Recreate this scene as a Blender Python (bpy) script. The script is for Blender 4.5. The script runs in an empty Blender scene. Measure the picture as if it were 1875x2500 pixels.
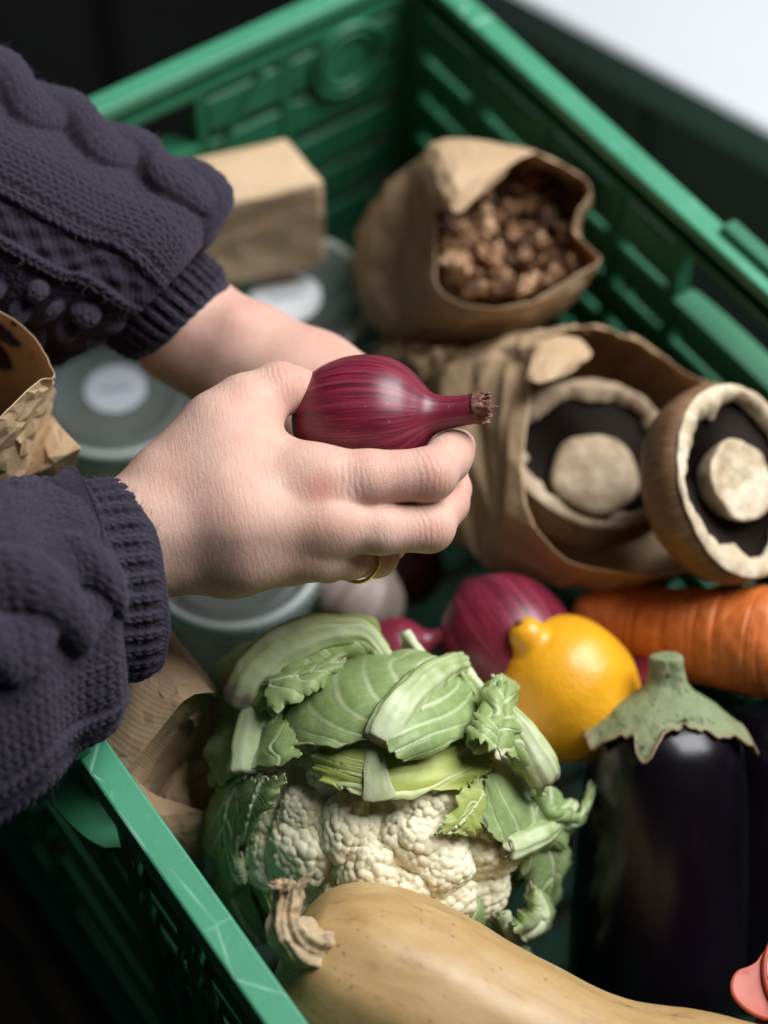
import bpy, math, random
import numpy as np
from mathutils import Vector, Matrix

# ------------------------------------------------------------------ camera
F_PX = 4957.0                      # focal length in pixels of the 1875 x 2500 photograph
PITCH = math.radians(53.7)
RIGHT = np.array([1.0, 0, 0])
FWD = np.array([0, math.cos(PITCH), -math.sin(PITCH)])
UP = np.array([0, math.sin(PITCH), math.cos(PITCH)])
CAM = np.array([0.0, -0.56036, 0.91283])

scene = bpy.context.scene
COL = scene.collection
cam_data = bpy.data.cameras.new("camera")
cam = bpy.data.objects.new("camera", cam_data)
COL.objects.link(cam)
cam.location = CAM
cam.rotation_euler = (math.pi / 2 - PITCH, 0, 0)
cam_data.sensor_fit = 'VERTICAL'
cam_data.sensor_height = 36.0
cam_data.sensor_width = 27.0
cam_data.lens = 36.0 * F_PX / 2500.0
cam_data.clip_start = 0.02
cam_data.clip_end = 50
cam_data.dof.use_dof = True
cam_data.dof.focus_distance = 0.805
cam_data.dof.aperture_fstop = 3.5
cam_data.dof.aperture_blades = 0
scene.camera = cam

# ------------------------------------------------------------------ light: one big window, dim room
world = bpy.data.worlds.new("World")
scene.world = world
world.use_nodes = True
bg = world.node_tree.nodes["Background"]
bg.inputs[0].default_value = (0.80, 0.90, 1.0, 1)
bg.inputs[1].default_value = 0.030

def area(name, loc, target, size_x, size_y, power, colour):
    ld = bpy.data.lights.new(name, 'AREA')
    ld.shape = 'RECTANGLE'; ld.size = size_x; ld.size_y = size_y
    ld.energy = power; ld.color = colour
    o = bpy.data.objects.new(name, ld); COL.objects.link(o)
    o.location = loc
    d = Vector(target) - Vector(loc)
    o.rotation_euler = d.to_track_quat('-Z', 'Y').to_euler()
    return o
area("window_light", (0.92, 0.34, 1.54), (0.0, 0.02, 0.15), 1.2, 1.2, 62.0, (0.97, 0.985, 1.0))

vs = scene.view_settings
vs.view_transform = 'Standard'; vs.look = 'None'; vs.gamma = 1.0
vs.exposure = 0.0; vs.use_curve_mapping = False
scene.cycles.max_bounces = 8
scene.cycles.transparent_max_bounces = 12
scene.cycles.use_denoising = True
scene.cycles.sample_clamp_indirect = 4.0

# ------------------------------------------------------------------ helpers
def nrm(a):
    a = np.asarray(a, float)
    return a / (np.linalg.norm(a, axis=-1, keepdims=True) + 1e-12)
def ray(px, py):
    return FWD + RIGHT * ((px - 937.5) / F_PX) - UP * ((py - 1250.0) / F_PX)
def at(px, py, d):                 # point seen at a pixel, d metres along the viewing axis
    return CAM + ray(px, py) * d
def atz(px, py, z):                # point seen at a pixel on the level z
    r = ray(px, py)
    return CAM + r * ((z - CAM[2]) / r[2])
def r3(r, d):                      # pixel radius -> metres at depth d
    return r * d / F_PX

OFF = {}
def empty(name, loc, label=None, cat=None, group=None):
    o = bpy.data.objects.new(name, None); COL.objects.link(o)
    o.empty_display_size = 0.02
    o.location = Vector(loc); OFF[o] = np.array(loc, float)
    tag(o, label, cat, group)
    return o
def tag(o, label=None, cat=None, group=None, kind=None):
    if label: o['label'] = label
    if cat: o['category'] = cat
    if group: o['group'] = group
    if kind: o['kind'] = kind
    return o

def make_mesh(name, V, Fc, uv=None, smooth=True, attrs=None):
    me = bpy.data.meshes.new(name)
    V = np.ascontiguousarray(V, dtype=np.float32)
    if isinstance(Fc, np.ndarray):
        k = Fc.shape[1]
        me.vertices.add(len(V)); me.vertices.foreach_set('co', V.ravel())
        me.loops.add(Fc.size); me.loops.foreach_set('vertex_index', Fc.astype(np.int32).ravel())
        me.polygons.add(len(Fc)); me.polygons.foreach_set('loop_start', np.arange(len(Fc), dtype=np.int32) * k)
        me.update(calc_edges=True)
    else:
        me.from_pydata(V.tolist(), [], Fc); me.update()
    me.polygons.foreach_set('use_smooth', np.full(len(me.polygons), smooth))
    if uv is not None:
        idx = np.empty(len(me.loops), dtype=np.int32); me.loops.foreach_get('vertex_index', idx)
        l = me.uv_layers.new(name='UVMap')
        l.data.foreach_set('uv', np.asarray(uv, np.float32)[idx].ravel())
    for k, a in (attrs or {}).items():
        a = np.asarray(a, np.float32)
        if a.ndim == 1:
            at_ = me.attributes.new(k, 'FLOAT', 'POINT'); at_.data.foreach_set('value', a)
        else:
            at_ = me.attributes.new(k, 'FLOAT_COLOR', 'POINT')
            at_.data.foreach_set('color', np.c_[a, np.ones(len(a))].astype(np.float32).ravel())
    me.validate()
    return me

def link(name, me, m, parent=None, loc=None):
    o = bpy.data.objects.new(name, me); COL.objects.link(o)
    if m is not None and not me.materials: me.materials.append(m)
    if parent is not None: o.parent = parent
    if loc is not None: o.location = Vector(loc)
    return o
def obj(name, V, Fc, m, parent=None, uv=None, smooth=True, attrs=None, origin=None):
    """one mesh object from world-space vertices"""
    V = np.asarray(V, float)
    if parent is not None:
        off = OFF[parent]
        o = link(name, make_mesh(name, V - off, Fc, uv, smooth, attrs), m, parent)
    else:
        off = np.array(origin if origin is not None else V.mean(0))
        o = link(name, make_mesh(name, V - off, Fc, uv, smooth, attrs), m, None, off)
    OFF[o] = off
    return o
def solidify(o, t, off=0.0):
    md = o.modifiers.new('thick', 'SOLIDIFY'); md.thickness = t; md.offset = off
    return o
def subsurf(o, n=1):
    md = o.modifiers.new('sub', 'SUBSURF'); md.levels = n; md.render_levels = n
    return o

def grid_faces(nu, nv, cu=False, cv=False):
    a = np.arange(nu if cu else nu - 1); b = np.arange(nv if cv else nv - 1)
    I, J = np.meshgrid(a, b, indexing='ij')
    I2, J2 = (I + 1) % nu, (J + 1) % nv
    return np.stack([I * nv + J, I2 * nv + J, I2 * nv + J2, I * nv + J2], -1).reshape(-1, 4)
def grid_uv(nu, nv):
    U_, V_ = np.meshgrid(np.linspace(0, 1, nu), np.linspace(0, 1, nv), indexing='ij')
    return np.stack([U_, V_], -1).reshape(-1, 2)

def _hash(i, j, k, s):
    n = (i * 374761393 + j * 668265263 + k * 1274126177 + s * 1013904223) & 0xffffffff
    n = ((n ^ (n >> 13)) * 1274126177) & 0xffffffff
    n = n ^ (n >> 16)
    return (n & 0xffff) / 65535.0
def noise(p, scale, seed=0):       # smooth value noise, -1..1
    q = np.asarray(p, float) * scale + 1000.0
    i = np.floor(q).astype(np.int64); f = q - i; f = f * f * (3 - 2 * f)
    r = 0
    for a in (0, 1):
        wa = f[..., 0] if a else 1 - f[..., 0]
        for b in (0, 1):
            wb = f[..., 1] if b else 1 - f[..., 1]
            for c in (0, 1):
                wc = f[..., 2] if c else 1 - f[..., 2]
                r = r + wa * wb * wc * _hash(i[..., 0] + a, i[..., 1] + b, i[..., 2] + c, seed)
    return r * 2 - 1
def fbm(p, scale, oct_=3, seed=0):
    r = 0; a = 1.0
    for o in range(oct_):
        r = r + a * noise(p, scale * 2 ** o, seed + o); a *= 0.5
    return r
def worley(p, scale, seed=0):      # F1, F2 distances in cell units
    q = np.asarray(p, float) * scale + 500.0
    i = np.floor(q).astype(np.int64)
    f1 = np.full(q.shape[:-1], 9.0); f2 = f1.copy()
    for a in (-1, 0, 1):
        for b in (-1, 0, 1):
            for c in (-1, 0, 1):
                cx, cy, cz = i[..., 0] + a, i[..., 1] + b, i[..., 2] + c
                d = np.sqrt((cx + _hash(cx, cy, cz, seed) - q[..., 0]) ** 2 + (cy + _hash(cx, cy, cz, seed + 7) - q[..., 1]) ** 2
                            + (cz + _hash(cx, cy, cz, seed + 13) - q[..., 2]) ** 2)
                m = d < f1
                f2 = np.where(m, f1, np.minimum(f2, d)); f1 = np.where(m, d, f1)
    return f1, f2
def smooth01(x, a, b):
    t = np.clip((x - a) / (b - a), 0, 1); return t * t * (3 - 2 * t)

def catmull(P, n, closed=False):   # resample control points (k,dim) to n points
    P = np.asarray(P, float); k = len(P)
    if closed:
        t = np.linspace(0, k, n, endpoint=False)
    else:
        t = np.linspace(0, k - 1, n)
    i = np.floor(t).astype(int)
    if not closed: i = np.minimum(i, k - 2)
    f = (t - i)[:, None]
    def g(j):
        return P[j % k] if closed else P[np.clip(j, 0, k - 1)]
    p0, p1, p2, p3 = g(i - 1), g(i), g(i + 1), g(i + 2)
    if not closed:
        p0 = np.where((i == 0)[:, None], 2 * p1 - p2, p0)
        p3 = np.where((i == k - 2)[:, None], 2 * p2 - p1, p3)
    return 0.5 * (2 * p1 + (p2 - p0) * f + (2 * p0 - 5 * p1 + 4 * p2 - p3) * f ** 2 + (-p0 + 3 * p1 - 3 * p2 + p3) * f ** 3)

def grid_normals(P, cu=False, cv=False):
    def diff(ax, c):
        if c: return np.roll(P, -1, ax) - np.roll(P, 1, ax)
        return np.gradient(P, axis=ax)
    return nrm(np.cross(diff(0, cu), diff(1, cv)))

def frame(axis, hint=(0, 0, 1)):
    a = nrm(axis); h = np.asarray(hint, float)
    if abs(a @ nrm(h)) > 0.95: h = np.array([1.0, 0, 0])
    x = nrm(np.cross(h, a)); y = np.cross(a, x)
    return x, y, a
def lathe(profile, n, base, axis, disp=None, smooth_n=None):
    """profile rows (radius, height); returns grid (m,n,3), theta, uv.  disp(P,theta,h)->P"""
    prof = np.asarray(profile, float)
    if smooth_n: prof = catmull(prof, smooth_n); prof[:, 0] = np.maximum(prof[:, 0], 0)
    x, y, a = frame(axis)
    th = np.linspace(0, 2 * math.pi, n, endpoint=False)
    c = np.cos(th)[None, :, None] * x + np.sin(th)[None, :, None] * y
    P = np.asarray(base, float) + prof[:, None, :1] * c + prof[:, None, 1:2] * a
    return P, th, prof
def tube(path, radii, n=12, closed_ends=True):
    path = np.asarray(path, float); k = len(path)
    radii = np.broadcast_to(np.asarray(radii, float), (k,))
    T = nrm(np.gradient(path, axis=0))
    x = nrm(np.cross(T[0], [0.3, 0.2, 1.0])); rings = []
    for i in range(k):
        x = nrm(x - T[i] * (x @ T[i])); y = np.cross(T[i], x)
        th = np.linspace(0, 2 * math.pi, n, endpoint=False)
        rings.append(path[i] + radii[i] * (np.cos(th)[:, None] * x + np.sin(th)[:, None] * y))
    P = np.array(rings)
    V = P.reshape(-1, 3); Fc = grid_faces(k, n, False, True)
    if closed_ends:
        V = np.vstack([V, path[0], path[-1]])
        a, b = k * n, k * n + 1
        j = np.arange(n); j2 = (j + 1) % n
        Fl = Fc.tolist() + [[a, int(q), int(p)] for p, q in zip(j2, j)][::1] + [[b, int((k - 1) * n + p), int((k - 1) * n + q)] for p, q in zip(j, j2)]
        return V, Fl
    return V, Fc

def surface_nets(f, lo, hi, h):
    lo = np.asarray(lo, float); hi = np.asarray(hi, float)
    n = np.ceil((hi - lo) / h).astype(int) + 1
    ax = [lo[i] + h * np.arange(n[i]) for i in range(3)]
    val = np.empty(n, np.float32)
    Y, Z = np.meshgrid(ax[1], ax[2], indexing='ij')
    for s in range(0, n[0], 24):
        xs = ax[0][s:s + 24]
        q = np.empty((len(xs), n[1], n[2], 3), np.float32)
        q[..., 0] = xs[:, None, None]; q[..., 1] = Y; q[..., 2] = Z
        val[s:s + 24] = f(q)
    ins = val < 0
    c = np.zeros(n - 1, np.int8)
    corners = [(a, b, d) for a in (0, 1) for b in (0, 1) for d in (0, 1)]
    for a, b, d in corners:
        c += ins[a:n[0] - 1 + a, b:n[1] - 1 + b, d:n[2] - 1 + d]
    cells = np.argwhere((c > 0) & (c < 8))
    vid = np.full(n - 1, -1, np.int64); vid[tuple(cells.T)] = np.arange(len(cells))
    acc = np.zeros((len(cells), 3)); cnt = np.zeros(len(cells))
    for a, b, d in corners:
        for k in range(3):
            o = [a, b, d]
            if o[k]: continue
            e = list(o); e[k] = 1
            v0 = val[cells[:, 0] + o[0], cells[:, 1] + o[1], cells[:, 2] + o[2]]
            v1 = val[cells[:, 0] + e[0], cells[:, 1] + e[1], cells[:, 2] + e[2]]
            m = (v0 < 0) != (v1 < 0)
            t = np.where(m, v0 / np.where(m, v0 - v1, 1), 0)
            p = np.zeros((len(cells), 3)); p += o; p[:, k] += t
            acc += p * m[:, None]; cnt += m
    V = lo + h * (cells + acc / cnt[:, None])
    Q = []
    for k in range(3):
        sl0 = [slice(None)] * 3; sl1 = [slice(None)] * 3
        sl0[k] = slice(0, -1); sl1[k] = slice(1, None)
        s0 = ins[tuple(sl0)]; s1 = ins[tuple(sl1)]
        E = np.argwhere(s0 != s1)
        i, j = [(1, 2), (2, 0), (0, 1)][k]
        E = E[(E[:, i] > 0) & (E[:, j] > 0) & (E[:, i] < n[i] - 1) & (E[:, j] < n[j] - 1)]
        ei = np.eye(3, dtype=int)[i]; ej = np.eye(3, dtype=int)[j]
        q = np.stack([vid[tuple((E - ei - ej).T)], vid[tuple((E - ej).T)], vid[tuple(E.T)], vid[tuple((E - ei).T)]], 1)
        flip = ~s0[tuple(E.T)]
        q[flip] = q[flip][:, ::-1]
        Q.append(q)
    Q = np.vstack(Q)
    Q = Q[(Q >= 0).all(1)]
    return V, Q
def smooth_mesh(V, Q, it=3, lam=0.5):
    e = np.vstack([Q[:, [0, 1]], Q[:, [1, 2]], Q[:, [2, 3]], Q[:, [3, 0]]]); e = np.vstack([e, e[:, ::-1]])
    deg = np.bincount(e[:, 0], minlength=len(V))[:, None]
    for _ in range(it):
        s = np.stack([np.bincount(e[:, 0], weights=V[e[:, 1], k], minlength=len(V)) for k in range(3)], 1)
        V = V + lam * (s / np.maximum(deg, 1) - V)
    return V
def sd_cone(p, a, b, r1, r2):      # rounded cone between two points
    ba = b - a; l2 = ba @ ba; rr = r1 - r2; a2 = l2 - rr * rr; il2 = 1.0 / l2
    pa = p - a; y = pa @ ba; z = y - l2
    x2 = ((pa * l2 - y[..., None] * ba) ** 2).sum(-1)
    y2 = y * y * l2; z2 = z * z * l2
    k = np.sign(rr) * rr * rr * x2
    return np.where(np.sign(z) * a2 * z2 > k, np.sqrt(x2 + z2) * il2 - r2,
           np.where(np.sign(y) * a2 * y2 < k, np.sqrt(x2 + y2) * il2 - r1,
                    (np.sqrt(x2 * a2 * il2) + y * rr) * il2 - r1))
def smin(a, b, k):
    h = np.clip(0.5 + 0.5 * (b - a) / k, 0, 1)
    return b + (a - b) * h - k * h * (1 - h)

# ------------------------------------------------------------------ material helper
class MB:
    def __init__(s, name):
        s.m = bpy.data.materials.new(name); s.m.use_nodes = True
        s.nt = s.m.node_tree; s.b = s.nt.nodes['Principled BSDF']
        s.out = s.nt.nodes['Material Output']
    def node(s, t, **kw):
        n = s.nt.nodes.new(t)
        for k, v in kw.items():
            if k in n.inputs: s.set(n, k, v)
            else: setattr(n, k, v)
        return n
    def set(s, n, k, v):
        if isinstance(v, bpy.types.NodeSocket): s.nt.links.new(v, n.inputs[k])
        else: n.inputs[k].default_value = v
    def co(s): return s.node('ShaderNodeTexCoord').outputs['Object']
    def uv(s): return s.node('ShaderNodeUVMap', uv_map='UVMap').outputs[0]
    def attr(s, n, o='Fac'): return s.node('ShaderNodeAttribute', attribute_name=n).outputs[o]
    def mapping(s, v, scale=(1, 1, 1), loc=(0, 0, 0)):
        n = s.node('ShaderNodeMapping'); s.set(n, 'Vector', v); n.inputs['Scale'].default_value = scale; n.inputs['Location'].default_value = loc
        return n.outputs[0]
    def noise(s, v, scale, detail=3, rough=0.55, dist=0.0, col=False):
        n = s.node('ShaderNodeTexNoise'); s.set(n, 'Vector', v)
        n.inputs['Scale'].default_value = scale; n.inputs['Detail'].default_value = detail
        n.inputs['Roughness'].default_value = rough; n.inputs['Distortion'].default_value = dist
        return n.outputs['Color' if col else 'Fac']
    def vor(s, v, scale, feature='F1', out='Distance', rand=1.0):
        n = s.node('ShaderNodeTexVoronoi', feature=feature); s.set(n, 'Vector', v)
        n.inputs['Scale'].default_value = scale; n.inputs['Randomness'].default_value = rand
        return n.outputs[out]
    def wave(s, v, scale, dist=0.0, det=1.0, dscale=1.0, direction='X'):
        n = s.node('ShaderNodeTexWave', bands_direction=direction); s.set(n, 'Vector', v)
        n.inputs['Scale'].default_value = scale; n.inputs['Distortion'].default_value = dist
        n.inputs['Detail'].default_value = det; n.inputs['Detail Scale'].default_value = dscale
        return n.outputs['Fac']
    def ramp(s, f, stops, interp='LINEAR'):
        n = s.node('ShaderNodeValToRGB'); s.set(n, 'Fac', f)
        cr = n.color_ramp; cr.interpolation = interp
        while len(cr.elements) < len(stops): cr.elements.new(0.5)
        for e, (p, c) in zip(cr.elements, stops):
            e.position = p; e.color = (*c, 1) if len(c) == 3 else c
        return n.outputs['Color']
    def g(s, f, a, b):             # grey ramp a..b -> 0..1
        n = s.node('ShaderNodeMapRange'); s.set(n, 0, f)
        n.inputs[1].default_value = a; n.inputs[2].default_value = b
        return n.outputs[0]
    def mix(s, f, a, b, mode='MIX'):
        n = s.node('ShaderNodeMix', data_type='RGBA', blend_type=mode)
        for k, v in ((0, f), (6, a), (7, b)):
            if isinstance(v, bpy.types.NodeSocket): s.nt.links.new(v, n.inputs[k])
            elif k == 0: n.inputs[0].default_value = v
            else: n.inputs[k].default_value = (*v, 1)
        return n.outputs[2]
    def math(s, op, a, b=0.0):
        n = s.node('ShaderNodeMath', operation=op)
        for k, v in ((0, a), (1, b)):
            if isinstance(v, bpy.types.NodeSocket): s.nt.links.new(v, n.inputs[k])
            else: n.inputs[k].default_value = v
        return n.outputs[0]
    def bump(s, h, dist, strength=1.0, normal=None):
        n = s.node('ShaderNodeBump'); s.set(n, 'Height', h)
        n.inputs['Distance'].default_value = dist; n.inputs['Strength'].default_value = strength
        if normal is not None: s.nt.links.new(normal, n.inputs['Normal'])
        return n.outputs[0]
    def done(s, color=None, rough=None, normal=None, **kw):
        if color is not None: s.set(s.b, 'Base Color', color if isinstance(color, bpy.types.NodeSocket) else (*color, 1))
        if rough is not None: s.set(s.b, 'Roughness', rough)
        if normal is not None: s.set(s.b, 'Normal', normal)
        for k, v in kw.items(): s.set(s.b, k.replace('_', ' '), v)
        return s.m
# ------------------------------------------------------------------ materials of the setting
m = MB('dark_wood'); c = m.mapping(m.co(), (1, 9, 1))
m_wood = m.done(m.ramp(m.noise(c, 9, 6, 0.6, 1.2), [(0.3, (0.022, 0.014, 0.009)), (0.7, (0.05, 0.031, 0.019))]), 0.55,
                m.bump(m.noise(c, 60, 3), 0.0006, 0.4))
m = MB('dark_lacquer')
m_cab = m.done(m.mix(m.noise(m.co(), 5, 4), (0.30, 0.295, 0.27), (0.36, 0.355, 0.33)), 0.5, m.bump(m.noise(m.co(), 300, 2), 0.0002, 0.3))
m = MB('white_laminate')
m_top = m.done(m.mix(m.noise(m.co(), 4, 3), (0.50, 0.52, 0.53), (0.56, 0.58, 0.59)), 0.35)
m = MB('grey_floor')
m_floor = m.done(m.mix(m.noise(m.co(), 6, 4), (0.020, 0.019, 0.017), (0.034, 0.032, 0.029)), 0.6)

for nm_, lo_, hi_ in (('green_plastic', (0.017, 0.125, 0.060), (0.026, 0.160, 0.080)), ('worn_green_plastic', (0.045, 0.235, 0.130), (0.065, 0.285, 0.165))):  # wall green darkened to curb bounced light; rim left paler and scuffed
  m = MB(nm_); co = m.co()
  scuff = m.g(m.noise(m.mapping(co, (1, 1, 4)), 55, 5, 0.7), 0.60, 0.74)
  base = m.mix(m.noise(co, 14, 3), lo_, hi_)
  col = m.mix(m.math('MULTIPLY', scuff, 0.30), base, tuple(min(0.5, 2.0 * q + 0.02) for q in hi_))
  if nm_ != 'green_plastic':
    ln_ = m.vor(m.mapping(co, (1, 1, 0.2)), 26, 'DISTANCE_TO_EDGE')
    scr = m.math('MULTIPLY', m.g(ln_, 0.020, 0.004), m.g(m.noise(co, 22, 3), 0.52, 0.64))
    col = m.mix(m.math('MULTIPLY', scr, 0.6), col, (0.32, 0.58, 0.46))
  dirt = m.g(m.noise(co, 120, 3, 0.6), 0.66, 0.74)
  col = m.mix(m.math('MULTIPLY', dirt, 0.35), col, (0.10, 0.13, 0.08))
  mm_ = m.done(col, m.math('ADD', m.math('MULTIPLY', m.noise(co, 40, 3), 0.25), 0.33), m.bump(m.noise(co, 500, 2), 0.0002, 0.35), Specular_IOR_Level=0.45)
  if nm_ == 'green_plastic': m_green = mm_
  else: m_rim = mm_
m = MB('shaded_green_plastic'); co = m.co()  # crate floor green and brown mottling, darkened to stand in for deep shade
shade_mix = m.g(m.noise(co, 45, 5, 0.65), 0.40, 0.62)
m_greenfloor = m.done(m.mix(m.math('MULTIPLY', shade_mix, 0.7), (0.020, 0.105, 0.066), (0.032, 0.040, 0.026)), 0.55, m.bump(m.noise(co, 300, 3), 0.0004, 0.4), Specular_IOR_Level=0.3)

# ------------------------------------------------------------------ chamfered box (24 corners), shared by size
_boxes = {}
def cbox_mesh(sx, sy, sz, ch, name='bar'):
    key = (round(sx, 4), round(sy, 4), round(sz, 4), round(ch, 4), name)
    if key in _boxes: return _boxes[key]
    h = np.array([sx, sy, sz]) / 2
    V = []; idx = {}
    for a in (-1, 1):
        for b in (-1, 1):
            for c_ in (-1, 1):
                s = np.array([a, b, c_])
                for k in range(3):
                    p = s * (h - ch); p[k] = s[k] * h[k]
                    idx[(a, b, c_, k)] = len(V); V.append(p)
    Fc = []
    for k in range(3):
        i, j = (k + 1) % 3, (k + 2) % 3
        for s in (-1, 1):
            q = []
            for a, b in ((-1, -1), (1, -1), (1, 1), (-1, 1)):
                t = [0, 0, 0]; t[k] = s; t[i] = a; t[j] = b; q.append(idx[(*t, k)])
            Fc.append(q if s > 0 else q[::-1])
        for a in (-1, 1):
            for b in (-1, 1):          # edge along k between faces i and j
                t0 = [0, 0, 0]; t0[k] = -1; t0[i] = a; t0[j] = b
                t1 = list(t0); t1[k] = 1
                q = [idx[(*t0, i)], idx[(*t1, i)], idx[(*t1, j)], idx[(*t0, j)]]
                Fc.append(q if a * b < 0 else q[::-1])
    for a in (-1, 1):
        for b in (-1, 1):
            for c_ in (-1, 1):
                q = [idx[(a, b, c_, 0)], idx[(a, b, c_, 1)], idx[(a, b, c_, 2)]]
                Fc.append(q if a * b * c_ > 0 else q[::-1])
    me = make_mesh(name, np.array(V), Fc, smooth=False)
    _boxes[key] = me
    return me

# ------------------------------------------------------------------ crate frame: local x = short side (v), y = long side (u)
KA = np.array([0.018239, 0.333923, 0.0])
AZ = math.radians(35.06)
KU = np.array([math.sin(AZ), -math.cos(AZ), 0]); KV = np.array([-math.cos(AZ), -math.sin(AZ), 0])
CW, CL, CH = 0.40, 0.585, 0.21
ZF = -0.115                        # inside floor of the crate
def K(u, v, z): return KA + KU * u + KV * v + np.array([0, 0, z])

# ------------------------------------------------------------------ setting
def slab(name, origin, rotz, x0, x1, y0, y1, z0, z1, mat_, ch=0.003):
    me = cbox_mesh(x1 - x0, y1 - y0, z1 - z0, ch, name)
    o = link(name, me, mat_)
    c_, s_ = math.cos(rotz), math.sin(rotz); cx, cy = (x0 + x1) / 2, (y0 + y1) / 2
    o.location = (origin[0] + c_ * cx - s_ * cy, origin[1] + s_ * cx + c_ * cy, (z0 + z1) / 2)
    o.rotation_euler = (0, 0, rotz)
    return o
fl = obj('floor', np.array([[-4, -4, -.62], [4, -4, -.62], [4, 4, -.62], [-4, 4, -.62]], float), np.array([[0, 1, 2, 3]]), m_floor); tag(fl, kind='structure')

KROT = math.pi + AZ
bench = empty('wooden_bench', K(0.3, 0.35, ZF - 0.0122), 'dark brown wooden bench top under the green crate', 'bench')
bench.rotation_euler = (0, 0, KROT)
for i in range(5):
    b = link('plank', cbox_mesh(0.158, 0.80, 0.03, 0.002, 'plank'), m_wood, bench, (-0.32 + 0.16 * i + 0.03, 0.02, -0.0152))
for sx in (-0.36, 0.36):
    for sy in (-0.33, 0.36):
        link('leg', cbox_mesh(0.05, 0.05, 0.462, 0.003, 'leg'), m_wood, bench, (sx + 0.02, sy, -0.2614))

# worktop: its edge runs past the crate's far long side, cabinet doors below it
WA = math.atan2(0.363606 - 0.484601, 0.234967 - 0.092381)
W0 = np.array([0.092381, 0.484601])
wt = slab('worktop', W0, WA, -2.6, 1.6, 0.0, 0.72, 0.016, 0.05, m_top, 0.003)
tag(wt, 'white laminate worktop with a grey front edge beside the green crate', 'worktop')
cab = empty('cabinet', (W0[0], W0[1], -0.62), 'dark grey cabinet with flat doors under the white worktop', 'cabinet')
cab.rotation_euler = (0, 0, WA)
link('carcass', cbox_mesh(4.1, 0.60, 0.622, 0.003, 'carcass'), m_cab, cab, (-0.5, 0.40, 0.3222))
gx = None
r_ = ray(215, 90); nx = np.array([-math.sin(WA), math.cos(WA)])
t_ = ((W0 + nx * 0.06 - CAM[:2]) @ nx) / (r_[:2] @ nx)
hitp = (CAM + r_ * t_)[:2]; gx = (hitp - W0) @ np.array([math.cos(WA), math.sin(WA)])
x = gx + 0.014
dw = 0.56
doors = [(gx - 0.014 - dw, gx - 0.014), (gx + 0.014, gx + 0.014 + dw)]
while doors[-1][1] < 1.0:
    a = doors[-1][1] + 0.006; doors.append((a, a + dw))
doors.append((doors[0][0] - 0.006 - dw, doors[0][0] - 0.006))
for a, b in doors:
    link('door', cbox_mesh(b - a, 0.02, 0.56, 0.002, 'door'), m_cab, cab, ((a + b) / 2, 0.0895, 0.34))

# ------------------------------------------------------------------ green crate
crate = empty('crate', K(0, 0, 0), 'green plastic vegetable crate with slatted sides and hand holes', 'crate')
crate.rotation_euler = (0, 0, KROT)
def kbar(name, v0, v1, u0, u1, z0, z1, ch=0.0015, par=crate, rx=0.0, ry=0.0, rz=0.0):
    o = link(name, cbox_mesh(v1 - v0, u1 - u0, z1 - z0, ch, name), m_green, par, ((v0 + v1) / 2, (u0 + u1) / 2, (z0 + z1) / 2))
    o.rotation_euler = (rx, ry, rz)
    return o
def sweep(name, prof, R=0.018, zoff=0.0):
    prof = np.asarray(prof, float); pts = []
    for cx, cy, a0 in ((CW - R, R, -90), (CW - R, CL - R, 0), (R, CL - R, 90), (R, R, 180)):
        for q in range(7):
            a = math.radians(a0 + 15 * q); pts.append((cx, cy, math.cos(a), math.sin(a)))
    n = len(prof)
    P = np.array([[(cx + (R - o) * c_, cy + (R - o) * s_, z + zoff) for o, z in prof] for cx, cy, c_, s_ in pts])
    return link(name, make_mesh(name, P.reshape(-1, 3), grid_faces(len(pts), n, True, True), smooth=False), m_rim if name == 'rim' else m_green, crate)
sweep('rim', [(0.0, -0.017), (0.0, -0.0012), (0.0004, -0.0004), (0.0012, 0), (0.0122, 0), (0.013, -0.0004), (0.0134, -0.0012), (0.0134, -0.007), (0.0118, -0.007),
              (0.0118, -0.003), (0.002, -0.003), (0.002, -0.017)], zoff=CH)
sweep('lower_ledge', [(0.004, -0.0045), (0.004, 0.0), (0.0128, 0.0), (0.0128, -0.0045)], zoff=CH - 0.0155)
sweep('base_rim', [(-0.003, -0.010), (-0.003, 0.004), (-0.001, 0.006), (0.016, 0.006), (0.016, -0.010)], R=0.02, zoff=ZF)
T0, T1 = 0.0075, 0.0115             # wall panel, measured inwards from the outer side
rows = [(0.008 + 0.0305 * i, 0.008 + 0.0305 * i + 0.0235) for i in range(-4, 6)]
def wall_long(side):
    def vv(a, b): return (a, b) if side == 0 else (CW - b, CW - a)
    posts = [0.018, 0.072, 0.130, 0.190, 0.237, 0.348, 0.395, 0.455, 0.513, 0.567]
    for p in posts:
        kbar('post', *vv(0.003, 0.0135), p - 0.0035, p + 0.0035, ZF + 0.006, 0.192, 0.001)
    for r, (z0, z1) in enumerate(rows):
        for p, q in zip(posts[:-1], posts[1:]):
            if p == 0.237 and r == 9: continue
            kbar('slat', *vv(T0 + 0.0006 * (r % 2), T1 + 0.0006 * (r % 2)), p + 0.0036, q - 0.0036, z0, z1, 0.0012)
    for p, q in zip(posts[:-1], posts[1:]):            # thin lattice ribs outside
        if p == 0.237: continue
        L = q - p - 0.008; a = math.atan2(0.25, L)
        for s in (-1, 1):
            o = kbar('diagonal_rib', *vv(0.0038, 0.0066), -0.5 * math.hypot(L, 0.25), 0.5 * math.hypot(L, 0.25), -0.0012, 0.0012, 0.0005)
            o.location = ((sum(vv(0.0038, 0.0066))) / 2, (p + q) / 2, 0.046); o.rotation_euler = (s * a, 0, 0)
    return posts
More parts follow.
